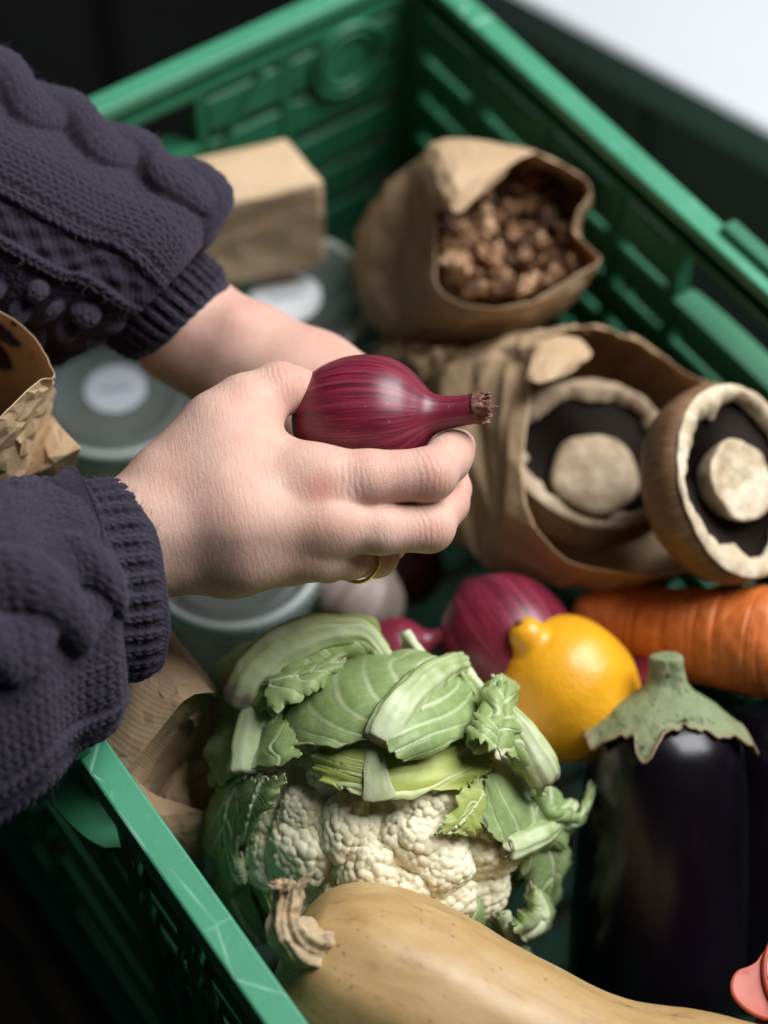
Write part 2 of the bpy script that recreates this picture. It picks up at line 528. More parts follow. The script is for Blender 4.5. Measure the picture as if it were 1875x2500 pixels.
def wall_short(end):
    def uu(a, b): return (a, b) if end == 0 else (CL - b, CL - a)
    posts = [0.018, 0.095, 0.148, 0.252, 0.305, 0.382]
    for p in posts:
        kbar('post', p - 0.0035, p + 0.0035, *uu(0.003, 0.0122), ZF + 0.006, 0.192, 0.001)
    for r, (z0, z1) in enumerate(rows):
        for p, q in zip(posts[:-1], posts[1:]):
            if p == 0.148 and r == 9: continue
            kbar('slat', p + 0.0036, q - 0.0036, *uu(T0 + 0.0006 * (r % 2), T1 + 0.0006 * (r % 2)), z0, z1, 0.0012)
    return posts
wall_long(0); wall_long(1); wall_short(0); wall_short(1)
for v in (0.0, CW):
    for u in (0.0, CL):                                # corner posts
        sv, su = (1 if v == 0 else -1), (1 if u == 0 else -1)
        a0, a1 = sorted((v + sv * 0.0045, v + sv * 0.0135)); b0, b1 = sorted((u + su * 0.0045, u + su * 0.0135))
        kbar('corner_post', a0, a1, b0, b1, ZF + 0.006, 0.193, 0.002)
# hand-hole ledges: half-lens plates under each hole
def ledge(name, centre, half, out, z, axis, sgn):
    n = 24; t = np.linspace(-1, 1, n); V = []; 
    for z_ in (z, z - 0.004):
        for k in range(n):
            o_ = out * math.sqrt(max(0, 1 - abs(t[k]) ** 2.6))
            for e in (-0.012, o_):
                V.append((centre[0] + sgn * e, centre[1] + t[k] * half) if axis == 'v' else (centre[0] + t[k] * half, centre[1] + sgn * e))
                V[-1] = (*V[-1], z_)
    Fc = []
    for k in range(n - 1):
        a = 2 * k; b = 2 * n + a
        Fc += [[a, a + 1, a + 3, a + 2], [b, b + 2, b + 3, b + 1], [a + 1, b + 1, b + 3, a + 3], [a, a + 2, b + 2, b]]
    o = link(name, make_mesh(name, np.array(V), Fc, smooth=False), m_green, crate)
    return o
ledge('handle_ledge', (CW - 0.004, 0.2925), 0.052, 0.014, 0.155, 'v', 1)
ledge('handle_ledge', (0.004, 0.2925), 0.050, 0.003, 0.158, 'v', -1)
ledge('handle_ledge', (0.20, 0.004), 0.048, 0.010, 0.158, 'u', -1)
ledge('handle_ledge', (0.20, CL - 0.004), 0.048, 0.010, 0.158, 'u', 1)
# stacking tabs on the rim
for v0 in (-0.004, CW - 0.0065):
    kbar('stacking_tab', v0, v0 + 0.0095, 0.2545, 0.330, CH + 0.0002, CH + 0.0042, 0.0015)
# round emblem boss on the short wall near the corner
ec = (0.056, 0.0135, 0.170)
def ring_local(name, rad, thick, dep):
    n = 40; m_ = 8; P = []
    for i in range(n):
        a = 2 * math.pi * i / n
        for j in range(m_):
            b = 2 * math.pi * j / m_
            rr = rad + thick * math.cos(b)
            P.append((ec[0] + rr * math.cos(a), ec[1] + dep * math.sin(b), ec[2] + rr * math.sin(a)))
    return link(name, make_mesh(name, np.array(P), grid_faces(n, m_, True, True)), m_green, crate)
ring_local('emblem_ring', 0.0225, 0.0016, 0.0028)
ring_local('emblem_ring', 0.0165, 0.0014, 0.0024)
disc = []
for i in range(32):
    a = 2 * math.pi * i / 32; disc.append((ec[0] + 0.0225 * math.cos(a), ec[1] - 0.0008, ec[2] + 0.0225 * math.sin(a)))
for i in range(32):
    a = 2 * math.pi * i / 32; disc.append((ec[0] + 0.0225 * math.cos(a), ec[1] - 0.0035, ec[2] + 0.0225 * math.sin(a)))
Fc = [list(range(31, -1, -1))[::-1], list(range(32, 64))[::-1]] + [[i, (i + 1) % 32, 32 + (i + 1) % 32, 32 + i] for i in range(32)]
link('emblem_disc', make_mesh('emblem_disc', np.array(disc), Fc, smooth=False), m_green, crate)
for (va, vb, za, zb) in ((0.136, 0.108, 0.150, 0.190), (0.264, 0.292, 0.150, 0.190)):     # slanting braces beside the hand hole
    L = math.hypot(vb - va, zb - za); a = math.atan2(zb - za, vb - va)
    o = kbar('slanting_brace', -L / 2, L / 2, -0.0012, 0.0012, -0.0018, 0.0018, 0.0005)
    o.location = ((va + vb) / 2, 0.0128, (za + zb) / 2); o.rotation_euler = (0, -a, 0)
# floor slats run across the short way
for i in range(18):
    u0 = 0.017 + i * 0.0308
    o = kbar('floor_slat', 0.0165, CW - 0.0165, u0, u0 + 0.0225, ZF - 0.004, ZF + 0.001, 0.0012)
    if i == 0: o.data.materials[0] = m_greenfloor
for v in (0.10, 0.20, 0.30):
    kbar('floor_rib', v - 0.004, v + 0.004, 0.0165, CL - 0.0165, ZF - 0.0095, ZF - 0.0043, 0.001)
# ------------------------------------------------------------------ vegetable materials
def str_coords(m): return m.attr('str', 'Color')
m = MB('red_onion_skin'); s = str_coords(m)
fine = m.noise(m.mapping(s, (21, 21, 3.2)), 1.0, 5, 0.7, 1.1)
broad = m.noise(m.mapping(s, (7, 7, 0.8)), 1.0, 3, 0.6, 0.8)
col = m.ramp(fine, [(0.30, (0.034, 0.004, 0.010)), (0.48, (0.135, 0.008, 0.024)), (0.68, (0.25, 0.018, 0.046))])
col = m.mix(m.math('MULTIPLY', m.g(broad, 0.52, 0.66), 0.6), col, (0.29, 0.045, 0.085))
col = m.mix(m.math('MULTIPLY', m.g(broad, 0.46, 0.34), 0.55), col, (0.045, 0.008, 0.022))
spots = m.g(m.noise(m.co(), 420, 2), 0.70, 0.76)
col = m.mix(m.math('MULTIPLY', spots, 0.35), col, (0.5, 0.28, 0.30))
m_onion = m.done(col, m.math('ADD', m.math('MULTIPLY', fine, 0.14), 0.31), m.bump(m.math('ADD', m.math('MULTIPLY', fine, 0.5), m.math('MULTIPLY', m.noise(m.co(), 300, 2), 0.4)), 0.0004, 0.22),
                 Specular_IOR_Level=0.55, Subsurface_Weight=0.05)
m_onion.node_tree.nodes['Principled BSDF'].inputs['Subsurface Radius'].default_value = (0.004, 0.001, 0.001)
m = MB('dry_onion_tip')
m_dry = m.done(m.ramp(m.noise(m.mapping(m.co(), (1, 1, 1)), 500, 4, 0.7), [(0.3, (0.05, 0.012, 0.012)), (0.55, (0.20, 0.085, 0.05)), (0.75, (0.48, 0.30, 0.20))]), 0.8)
m = MB('lemon_peel'); co = m.co()
pore = m.vor(co, 520, 'SMOOTH_F1'); big = m.noise(co, 45, 3)
m_lemon = m.done(m.mix(m.noise(co, 30, 3), (0.70, 0.32, 0.010), (0.78, 0.38, 0.014)), 0.36,
                 m.bump(m.math('ADD', m.math('MULTIPLY', pore, 0.9), m.math('MULTIPLY', big, 0.5)), 0.0005, 0.42), Subsurface_Weight=0.12)
m_lemon.node_tree.nodes['Principled BSDF'].inputs['Subsurface Radius'].default_value = (0.004, 0.002, 0.0005)
m = MB('carrot_skin'); s = str_coords(m)
rings = m.noise(m.mapping(s, (2.5, 2.5, 34)), 1.0, 5, 0.65, 0.9)
mud = m.g(m.noise(m.mapping(s, (3, 3, 16)), 1.0, 5, 0.7), 0.60, 0.70)
col = m.ramp(rings, [(0.3, (0.42, 0.085, 0.012)), (0.6, (0.60, 0.16, 0.03)), (0.75, (0.66, 0.26, 0.09))])
col = m.mix(m.math('MULTIPLY', mud, 0.55), col, (0.45, 0.25, 0.13))
m_carrot = m.done(col, 0.5, m.bump(rings, 0.0006, 0.4), Subsurface_Weight=0.1)
m_carrot.node_tree.nodes['Principled BSDF'].inputs['Subsurface Radius'].default_value = (0.005, 0.002, 0.001)
m = MB('aubergine_skin'); co = m.co()
dust = m.g(m.noise(co, 700, 2, 0.5), 0.76, 0.80)
m_aub = m.done(m.mix(m.math('MULTIPLY', dust, 0.35), m.mix(m.noise(co, 25, 3), (0.0018, 0.0012, 0.0025), (0.005, 0.0025, 0.006)), (0.10, 0.09, 0.09)),
               m.math('ADD', m.math('MULTIPLY', m.noise(co, 60, 4), 0.14), 0.20), m.bump(m.noise(co, 90, 3), 0.0004, 0.4), Specular_IOR_Level=0.40)
m = MB('aubergine_calyx'); co = m.co()
col = m.mix(m.noise(co, 120, 5, 0.65), (0.115, 0.150, 0.065), (0.27, 0.30, 0.16))
col = m.mix(m.g(m.noise(co, 200, 4, 0.65), 0.58, 0.66), col, (0.07, 0.065, 0.032))
col = m.mix(m.attr('edge'), col, (0.22, 0.15, 0.085))
m_calyx = m.done(col, 0.75, m.bump(m.noise(co, 350, 4), 0.0008, 0.7))
m = MB('squash_skin'); s = str_coords(m); co = m.co()
st = m.noise(m.mapping(s, (4, 4, 11)), 1.0, 5, 0.65, 0.6)
col = m.ramp(st, [(0.3, (0.37, 0.225, 0.085)), (0.6, (0.45, 0.295, 0.125)), (0.8, (0.51, 0.36, 0.18))])
blot = m.g(m.noise(m.mapping(s, (5, 5, 14)), 1.0, 5, 0.7), 0.56, 0.72)
col = m.mix(m.math('MULTIPLY', blot, 0.75), col, (0.27, 0.13, 0.06))
sp_d = m.vor(m.mapping(co, (1, 1, 1)), 95); sp_n = m.noise(co, 42, 3)
fre = m.math('MULTIPLY', m.g(sp_d, 0.20, 0.08), m.g(sp_n, 0.50, 0.58))
sp_d2 = m.vor(m.mapping(co, (1, 1, 1), (3, 1, 2)), 230); fre2 = m.math('MULTIPLY', m.g(sp_d2, 0.24, 0.10), m.g(m.noise(co, 60, 2), 0.52, 0.62))
col = m.mix(m.math('MULTIPLY', m.math('MAXIMUM', fre, fre2), 0.75), col, (0.22, 0.105, 0.05))
m_squash = m.done(col, m.math('ADD', m.math('MULTIPLY', m.noise(co, 60, 3), 0.2), 0.36), m.bump(m.math('ADD', m.math('MULTIPLY', st, 0.4), m.math('MULTIPLY', m.noise(co, 250, 3), 0.5)), 0.0005, 0.4), Subsurface_Weight=0.06)
m_squash.node_tree.nodes['Principled BSDF'].inputs['Subsurface Radius'].default_value = (0.004, 0.002, 0.001)
m = MB('squash_stalk'); co = m.co()
col = m.ramp(m.noise(m.mapping(co, (1, 1, 1)), 170, 5, 0.7), [(0.28, (0.20, 0.15, 0.09)), (0.5, (0.42, 0.31, 0.18)), (0.7, (0.56, 0.45, 0.29))])
col = m.mix(m.math('MULTIPLY', m.g(m.noise(co, 60, 3), 0.60, 0.72), 0.5), col, (0.44, 0.22, 0.08))
m_stalk = m.done(col, 0.85, m.bump(m.noise(co, 420, 4, 0.7), 0.0010, 0.8))
m = MB('mushroom_cap'); s = str_coords(m); co = m.co()
fib = m.noise(m.mapping(s, (22, 22, 3)), 1.0, 5, 0.65, 0.5)
col = m.ramp(fib, [(0.3, (0.12, 0.065, 0.032)), (0.55, (0.20, 0.112, 0.056)), (0.75, (0.30, 0.18, 0.095))])
col = m.mix(m.math('MULTIPLY', m.g(m.noise(co, 40, 4), 0.58, 0.72), 0.5), col, (0.45, 0.32, 0.20))
m_cap = m.done(col, 0.5, m.bump(fib, 0.0005, 0.35))
m = MB('mushroom_flesh'); co = m.co()
col = m.ramp(m.noise(co, 75, 5, 0.7), [(0.30, (0.30, 0.20, 0.115)), (0.47, (0.52, 0.41, 0.27)), (0.62, (0.66, 0.57, 0.43)), (0.78, (0.76, 0.70, 0.58))])
m_flesh = m.done(col, 0.7, m.bump(m.noise(co, 260, 4), 0.0008, 0.6), Subsurface_Weight=0.1)
m_flesh.node_tree.nodes['Principled BSDF'].inputs['Subsurface Radius'].default_value = (0.003, 0.002, 0.001)
m = MB('browned_mushroom_flesh'); co = m.co()
m_flesh2 = m.done(m.ramp(m.noise(co, 60, 5, 0.7), [(0.28, (0.14, 0.085, 0.05)), (0.45, (0.30, 0.21, 0.13)), (0.62, (0.46, 0.36, 0.24)), (0.8, (0.58, 0.48, 0.35))]), 0.75, m.bump(m.noise(co, 260, 4), 0.0008, 0.6))
m = MB('mushroom_gills'); s = str_coords(m)
m_gill = m.done(m.mix(m.noise(m.mapping(s, (40, 40, 1)), 1.0, 3), (0.008, 0.005, 0.004), (0.035, 0.018, 0.011)), 0.8)
m = MB('garlic_skin'); s = str_coords(m)
m_garlic = m.done(m.ramp(m.noise(m.mapping(s, (9, 9, 1.5)), 1.0, 4, 0.6, 0.4), [(0.3, (0.20, 0.14, 0.12)), (0.6, (0.33, 0.26, 0.23)), (0.8, (0.42, 0.36, 0.32))]), 0.5)
m = MB('walnut'); co = m.co(); rnd_ = m.node('ShaderNodeObjectInfo').outputs['Random']
m_walnut = m.done(m.ramp(m.math('ADD', m.noise(co, 190, 5, 0.7), m.math('MULTIPLY', m.math('SUBTRACT', rnd_, 0.55), 0.42)), [(0.28, (0.05, 0.02, 0.008)), (0.48, (0.16, 0.065, 0.022)), (0.60, (0.34, 0.17, 0.07)), (0.72, (0.66, 0.46, 0.27))]), 0.55,
                  m.bump(m.noise(co, 300, 4), 0.001, 0.6))

# ------------------------------------------------------------------ builders
def lathe_obj(name, prof, n, base, axis, mat_, parent, sn=None, disp=None, closed=False, **kw):
    P, th, pr = lathe(prof, n, base, axis, smooth_n=sn)
    k = len(pr)
    if disp is not None:
        P = disp(P, np.broadcast_to(th[None], (k, n)), np.broadcast_to(pr[:, 1:2], (k, n)))
    h = pr[:, 1]; hn = np.broadcast_to(((h - h.min()) / (np.ptp(h) + 1e-9))[:, None], (k, n))
    st_ = np.stack([np.broadcast_to(np.cos(th)[None], (k, n)), np.broadcast_to(np.sin(th)[None], (k, n)), hn], -1).reshape(-1, 3)
    return obj(name, P.reshape(-1, 3), grid_faces(k, n, closed, True), mat_, parent, attrs={'str': st_}, **kw)
def bend(P, base, axis, amt, direction, start=0.0):
    h = (P - base) @ nrm(axis); q = np.maximum(h - start, 0)
    return P + (amt * q * q)[..., None] * np.asarray(direction)
VIEW = -FWD

def ragged_tip(name, base, axis, r, length, seed, parent, n=72):
    rg = np.random.default_rng(seed)
    x_, y_, a_ = frame(axis); th = np.linspace(0, 2 * math.pi, n, endpoint=False)
    rows_ = []
    L = length * (0.55 + 0.18 * np.sin(th * 2 + seed) + 0.16 * np.sin(th * 5 + 1) + 0.12 * np.sin(th * 11) + 0.22 * rg.random(n))
    for k, t in enumerate(np.linspace(0, 1, 6)):
        rr = r * (1 + 0.05 * t + 0.12 * t * np.sin(th * 5 + 2) + 0.05 * t * rg.normal(size=n))
        rows_.append(base + rr[:, None] * (np.cos(th)[:, None] * x_ + np.sin(th)[:, None] * y_) + (t * L)[:, None] * a_)
    P = np.array(rows_)
    o = obj(name, P.reshape(-1, 3), grid_faces(6, n, False, True), m_dry, parent)
    return solidify(o, 0.0004)

def onion(c, axis, R, label, seed=0, k=1.0, neck=True, group=None):
    axis = nrm(axis)
    root = empty('red_onion', c, label, 'onion', group)
    S = R / 0.0235
    pr = [(0.0, -.0268), (.0045, -.0266), (.0120, -.0240), (.0190, -.0170), (.0230, -.0065), (.0237, .003), (.0222, .0115), (.0182, .0185), (.0125, .0236)]
    pr += [(.0086, .0270), (.0067, .0310), (.0058, .0370), (.0056, .0438), (.0054, .0446), (.0046, .0438), (.0030, .040), (0, .0385)] if neck else [(.006, .0285), (.003, .031), (0, .0318)]
    pr = np.array(pr) * S
    if k != 1.0: pr[:, 1] = np.where(pr[:, 1] > 0, pr[:, 1] * k, pr[:, 1])
    nz = np.random.default_rng(seed)
    ph = nz.random(3) * 6
    def dsp(P, th, h):
        rad = P - (np.array(c) + h[..., None] * axis)
        P = P + rad * (0.018 * np.sin(2 * th + ph[0]) + 0.006 * np.sin(5 * th + ph[1]) + 0.002 * np.sin(13 * th + ph[2]))[..., None]
        return bend(P, np.array(c), axis, 2.2, UP, 0.020 * S)
    o = lathe_obj('bulb', pr, 96, c, axis, m_onion, root, sn=90, disp=dsp)
    if neck:
        tip = np.array(c) + axis * .0436 * S
        tip = bend(tip[None], np.array(c), axis, 2.2, UP, 0.020 * S)[0]
        ragged_tip('dry_tip', tip, nrm(axis + 0.1 * UP), .0056 * S, .0078 * S, seed, root)
        ragged_tip('dry_tip', tip, nrm(axis + 0.1 * UP), .0040 * S, .0070 * S, seed + 50, root)
        ragged_tip('dry_tip', tip, nrm(axis + 0.1 * UP), .0024 * S, .0052 * S, seed + 70, root)
    return root

ONION_C = at(884, 1020, 0.824)
ONION_AX = nrm(RIGHT * 0.96 + UP * 0.035 + VIEW * 0.26)
onion(ONION_C, ONION_AX, 0.0250, 'glossy red onion with a long dry neck held in the hands', 3)
c_ = at(1246, 1580, 0.925); onion(c_, RIGHT * -0.35 + UP * 0.5 + VIEW * -0.4, 0.0305, 'large dark red onion lying behind the lemon', 5, neck=False)
c_ = at(958, 1592, 0.925); onion(c_, RIGHT * 0.75 + UP * 0.25 + VIEW * 0.1, 0.0150, 'small pinkish red onion with dry tip behind the cauliflower leaves', 8)
c_ = at(1594, 1668, 0.935); onion(c_, RIGHT * 0.2 + UP * 0.2 + VIEW * 0.8, 0.0165, 'small red onion wedged between the lemon and the carrot', 9, neck=False)
c_ = at(1015, 1398, 1.07); onion(c_, RIGHT * 0.3 + UP * 0.9, 0.0150, 'small dark red onion in the shade below the ringed hand', 10, neck=False)

# garlic
gc = at(880, 1452, 1.005)
gar = empty('garlic_bulb', gc, 'pale garlic bulb in shade beside the clear tub below the hand', 'garlic')
def gd(P, th, h):
    rad = P - (gc + h[..., None] * nrm(UP * 0.8 + RIGHT * 0.4))
    return P + rad * (0.07 * np.abs(np.sin(4.5 * th)) - 0.03)[..., None]
lathe_obj('bulb', [(0, -.020), (.010, -.0195), (.020, -.014), (.0235, -.003), (.020, .009), (.011, .017), (.005, .022), (.004, .028), (0, .029)], 72, gc, UP * 0.8 + RIGHT * 0.4, m_garlic, gar, sn=50, disp=gd)

# lemon
lc = at(1386, 1682, 0.908); lax = nrm(RIGHT * -0.50 + UP * 0.66 + VIEW * 0.42)
lem = empty('lemon', lc, 'bright yellow lemon with a pointed tip', 'lemon')
def ld_(P, th, h):
    n3 = noise(P, 60, 4) * 0.0007 + noise(P, 140, 5) * 0.0003
    return P + (P - lc) / (np.linalg.norm(P - lc, axis=-1, keepdims=True) + 1e-9) * n3[..., None]
lathe_obj('peel', np.array([(0, -.0345), (.006, -.0342), (.0095, -.032), (.016, -.0285), (.0245, -.020), (.0298, -.008), (.0305, .003), (.0282, .014), (.0222, .0235), (.0145, .0292), (.0098, .0312),
                   (.0082, .0338), (.0072, .0372), (.0052, .0402), (.002, .0414), (0, .0414)]) * 1.03, 96, lc, lax, m_lemon, lem, sn=110, disp=ld_)
sc = lc + lax * 0.0424
lathe_obj('stalk_scar', [(0, .0016), (.0016, .0014), (.0022, .0004), (.0020, -.001)], 14, sc, lax, m_dry, lem)

# carrot
def body_along(pts, radii, n, k, amp, sc_, seed, ridge=None):
    path = catmull(np.array(pts), k); rad = catmull(np.array(radii)[:, None], k)[:, 0]
    T = nrm(np.gradient(path, axis=0)); x_ = nrm(np.cross(T[0], UP + 0.1)); rows_ = []
    th = np.linspace(0, 2 * math.pi, n, endpoint=False)
    for i in range(k):
        x_ = nrm(x_ - T[i] * (x_ @ T[i])); y_ = np.cross(T[i], x_)
        rows_.append(path[i] + max(rad[i], 1e-5) * (np.cos(th)[:, None] * x_ + np.sin(th)[:, None] * y_))
    P = np.array(rows_); N = nrm(P - path[:, None])
    P = P + N * (fbm(P, sc_, 3, seed) * amp)[..., None]
    if ridge is not None: P = ridge(P, N, th, path)
    st_ = np.stack([np.broadcast_to(np.cos(th)[None], (k, n)), np.broadcast_to(np.sin(th)[None], (k, n)), np.broadcast_to(np.linspace(0, 1, k)[:, None], (k, n))], -1).reshape(-1, 3)
    return P, st_
cpts = [at(1395, 1510, 0.955), at(1420, 1514, 0.953), at(1540, 1530, 0.945), at(1700, 1550, 0.93), at(1830, 1562, 0.918), at(1905, 1570, 0.91), at(1918, 1571, 0.909), at(1919, 1571, 0.909)]
crd = [0.0, 0.0125, 0.0182, 0.0222, 0.0245, 0.0238, 0.016, 0.0]
def cridge(P, N, th, path):
    r = np.random.default_rng(2); d = np.zeros(P.shape[:2])
    k = P.shape[0]; xs = np.linspace(0, 1, k)
    for _ in range(34):
        c0 = r.random(); t0 = r.random() * 6.28; w = 0.5 + r.random()
        d -= 0.0007 * np.exp(-((xs[:, None] - c0) / 0.006) ** 2) * np.exp(-((np.angle(np.exp(1j * (th[None] - t0)))) / w) ** 2)
    return P + N * d[..., None]
P, st_ = body_along(cpts, crd, 80, 240, 0.0010, 70, 3, cridge)
car = empty('carrot', P.mean((0, 1)), 'thick orange carrot with ringed muddy skin', 'carrot')
obj('root', P.reshape(-1, 3), grid_faces(*P.shape[:2], False, True), m_carrot, car, attrs={'str': st_})

# aubergine
ab0 = at(1632, 1728, 0.884); ab1 = at(1594, 2560, 0.918)
aax = nrm(ab0 - ab1); AL_ = 0.192
aroot = empty('aubergine', ab0, 'glossy black aubergine with a green calyx', 'aubergine')
aprof = np.array([(0, .0010), (.014, .0006), (.0235, -.0035), (.0300, -.011), (.0335, -.022), (.0358, -.040), (.0378, -.070), (.0392, -.100), (.0385, -.130), (.0345, -.158), (.0245, -.180), (.012, -.190), (0, -.1925)])
def ad_(P, th, h):
    rad = P - (ab0 + h[..., None] * aax)
    return P + rad * (0.012 * np.sin(2 * th + .6) + 0.007 * np.sin(3 * th + h * 30))[..., None]
lathe_obj('skin', aprof, 120, ab0, aax, m_aub, aroot, sn=140, disp=ad_)
# calyx: stalk flaring into lobes that lie on the shoulder
n = 160; th = np.linspace(0, 2 * math.pi, n, endpoint=False)
xa, ya, za = frame(aax)
body = catmull(aprof, 400); arc = np.r_[0, np.cumsum(np.linalg.norm(np.diff(body, axis=0), axis=1))]
tv = math.atan2(VIEW @ ya, VIEW @ xa); tr = math.atan2(RIGHT @ ya, RIGHT @ xa)
sgn = 1 if math.sin(tr - tv) > 0 else -1
lob = np.zeros(n)
for a0, w, l in ((-70, 22, .016), (-32, 11, .002), (-24, 10, .014), (10, 16, -.003), (52, 20, .006), (78, 15, .020), (150, 30, .012), (215, 25, .010)):
    lob += l * np.exp(-((np.degrees(np.angle(np.exp(1j * (th - (tv + sgn * math.radians(a0)))))) / w) ** 2))
ext = 0.0242 + lob + 0.0012 * np.sin(th * 17) + 0.0008 * np.sin(th * 31 + 1)
rows_ = []; edge = []
stalk = [(0.0, .0235), (.0060, .0238), (.0074, .0222), (.0075, .0180), (.0083, .0130), (.0108, .0090), (.0142, .0058), (.0180, .0034)]
for r_, h_ in catmull(stalk, 26):
    wob = 1 + 0.06 * np.sin(3 * th + 1) + 0.03 * np.sin(7 * th)
    rows_.append(ab0 + (r_ * wob)[:, None] * (np.cos(th)[:, None] * xa + np.sin(th)[:, None] * ya) + h_ * za + RIGHT * (-0.10 * max(0, h_ - .006)))
    edge.append(np.zeros(n))
for t in np.linspace(0.02, 1, 26):
    a_ = 0.0178 + (ext - 0.0178) * t
    r_ = np.interp(a_, arc, body[:, 0]); h_ = np.interp(a_, arc, body[:, 1])
    lift = 0.0015 + 0.0022 * (1 - t) ** 2 + 0.0022 * t ** 6 * np.maximum(0, np.sin(th * 5 + .7)) + 0.0035 * t ** 3 * np.clip(lob / 0.016, 0, 1.2)
    rows_.append(ab0 + (r_ + lift)[:, None] * (np.cos(th)[:, None] * xa + np.sin(th)[:, None] * ya) + (h_ + lift * 0.5)[:, None] * za)
    edge.append(np.full(n, max(0, (t - 0.82) / 0.18)))
P = np.array(rows_); P = P + grid_normals(P, False, True) * (fbm(P, 160, 3, 6) * 0.0006)[..., None]
o = obj('calyx', P.reshape(-1, 3), grid_faces(*P.shape[:2], False, True), m_calyx, aroot, attrs={'edge': np.array(edge).ravel()})
solidify(o, 0.0011, -1)

# added aubergine shape, standing in for the black unlit area at the right
b0 = at(1905, 1735, 0.985); b1 = at(1820, 2320, 1.0); bax = nrm(b0 - b1)
aub_fill = empty('aubergine', b0, 'added black aubergine shape filling the unlit area beside the capped aubergine', 'aubergine')
lathe_obj('skin', aprof * [.92, .80], 96, b0, bax, m_aub, aub_fill, sn=100)
# butternut squash
sq0 = np.array([746., 2322.]); sdir = np.array([.905, .425])
def sqp(t, d): q = sq0 + sdir * t; return at(q[0], q[1], d)
sp = [sqp(-52, .800), sqp(-50, .800), sqp(-38, .800), sqp(0, .800), sqp(80, .7995), sqp(200, .798), sqp(360, .795), sqp(560, .79), sqp(760, .785), sqp(960, .78), sqp(1160, .775), sqp(1330, .77), sqp(1400, .768), sqp(1402, .768)]
sr = [0.0, .0065,   .0165, .0268, .0350, .0388, .0382, .0352, .0352, .0430, .0495, .0430, .018, 0]
def sridge(P, N, th, path):
    return P + N * (0.0004 * np.cos(10 * th))[None, :, None]
P, st_ = body_along(sp, sr, 128, 200, 0.0010, 32, 11, sridge)
squ = empty('butternut_squash', P.mean((0, 1)), 'tan butternut squash with a stubby dry stalk', 'squash')
obj('skin', P.reshape(-1, 3), grid_faces(*P.shape[:2], False, True), m_squash, squ, attrs={'str': st_})
kpts = [at(782, 2322, .785), at(756, 2312, .775), at(718, 2295, .766), at(696, 2262, .762), at(694, 2225, .762), at(702, 2190, .762), at(704, 2168, .763), at(705, 2162, .763), at(705, 2161, .763)]
krd = [.0088, .0092, .0080, .0062, .0048, .0050, .0054, .0040, 0]
def kridge(P, N, th, path):
    k = P.shape[0]; tw = np.linspace(0, 1.5, k)[:, None]
    amp = np.interp(np.linspace(0, 1, k), [0, .25, .6, 1], [.0020, .0011, .0006, .0008])[:, None]
    return P + N * (amp * np.cos(5 * (th[None] + tw)) + 0.0005 * np.cos(13 * th[None] + 3 * tw))[..., None]
P, st_ = body_along(kpts, krd, 80, 90, 0.0012, 160, 21, kridge)
stalk_o = obj('stalk', P.reshape(-1, 3), grid_faces(*P.shape[:2], False, True), m_stalk, squ, attrs={'str': st_})
rg = np.random.default_rng(7)
V_, F_ = [], []
for i in range(34):                                     # frayed fibres on the cut end
    a = rg.random() * 6.28; rr = .0052 * math.sqrt(rg.random())
    b0 = at(704, 2168, .761) + RIGHT * rr * math.cos(a) + VIEW * rr * math.sin(a)
    d_ = nrm(UP * 0.6 + RIGHT * (math.cos(a) * 0.8 + rg.normal() * .5) + VIEW * (math.sin(a) * .8 + rg.normal() * .3))
    L = .002 + .004 * rg.random()
    v, f_ = tube(np.array([b0 - d_ * .002, b0 + d_ * L * .5, b0 + d_ * L + RIGHT * rg.normal() * .001]), [.0005, .0004, .0001], 5, False)
    F_.append(f_ + sum(len(q) for q in V_)); V_.append(v)
fo = obj('frayed_fibres', np.vstack(V_), np.vstack(F_), m_stalk, squ); tag(fo, kind='stuff')

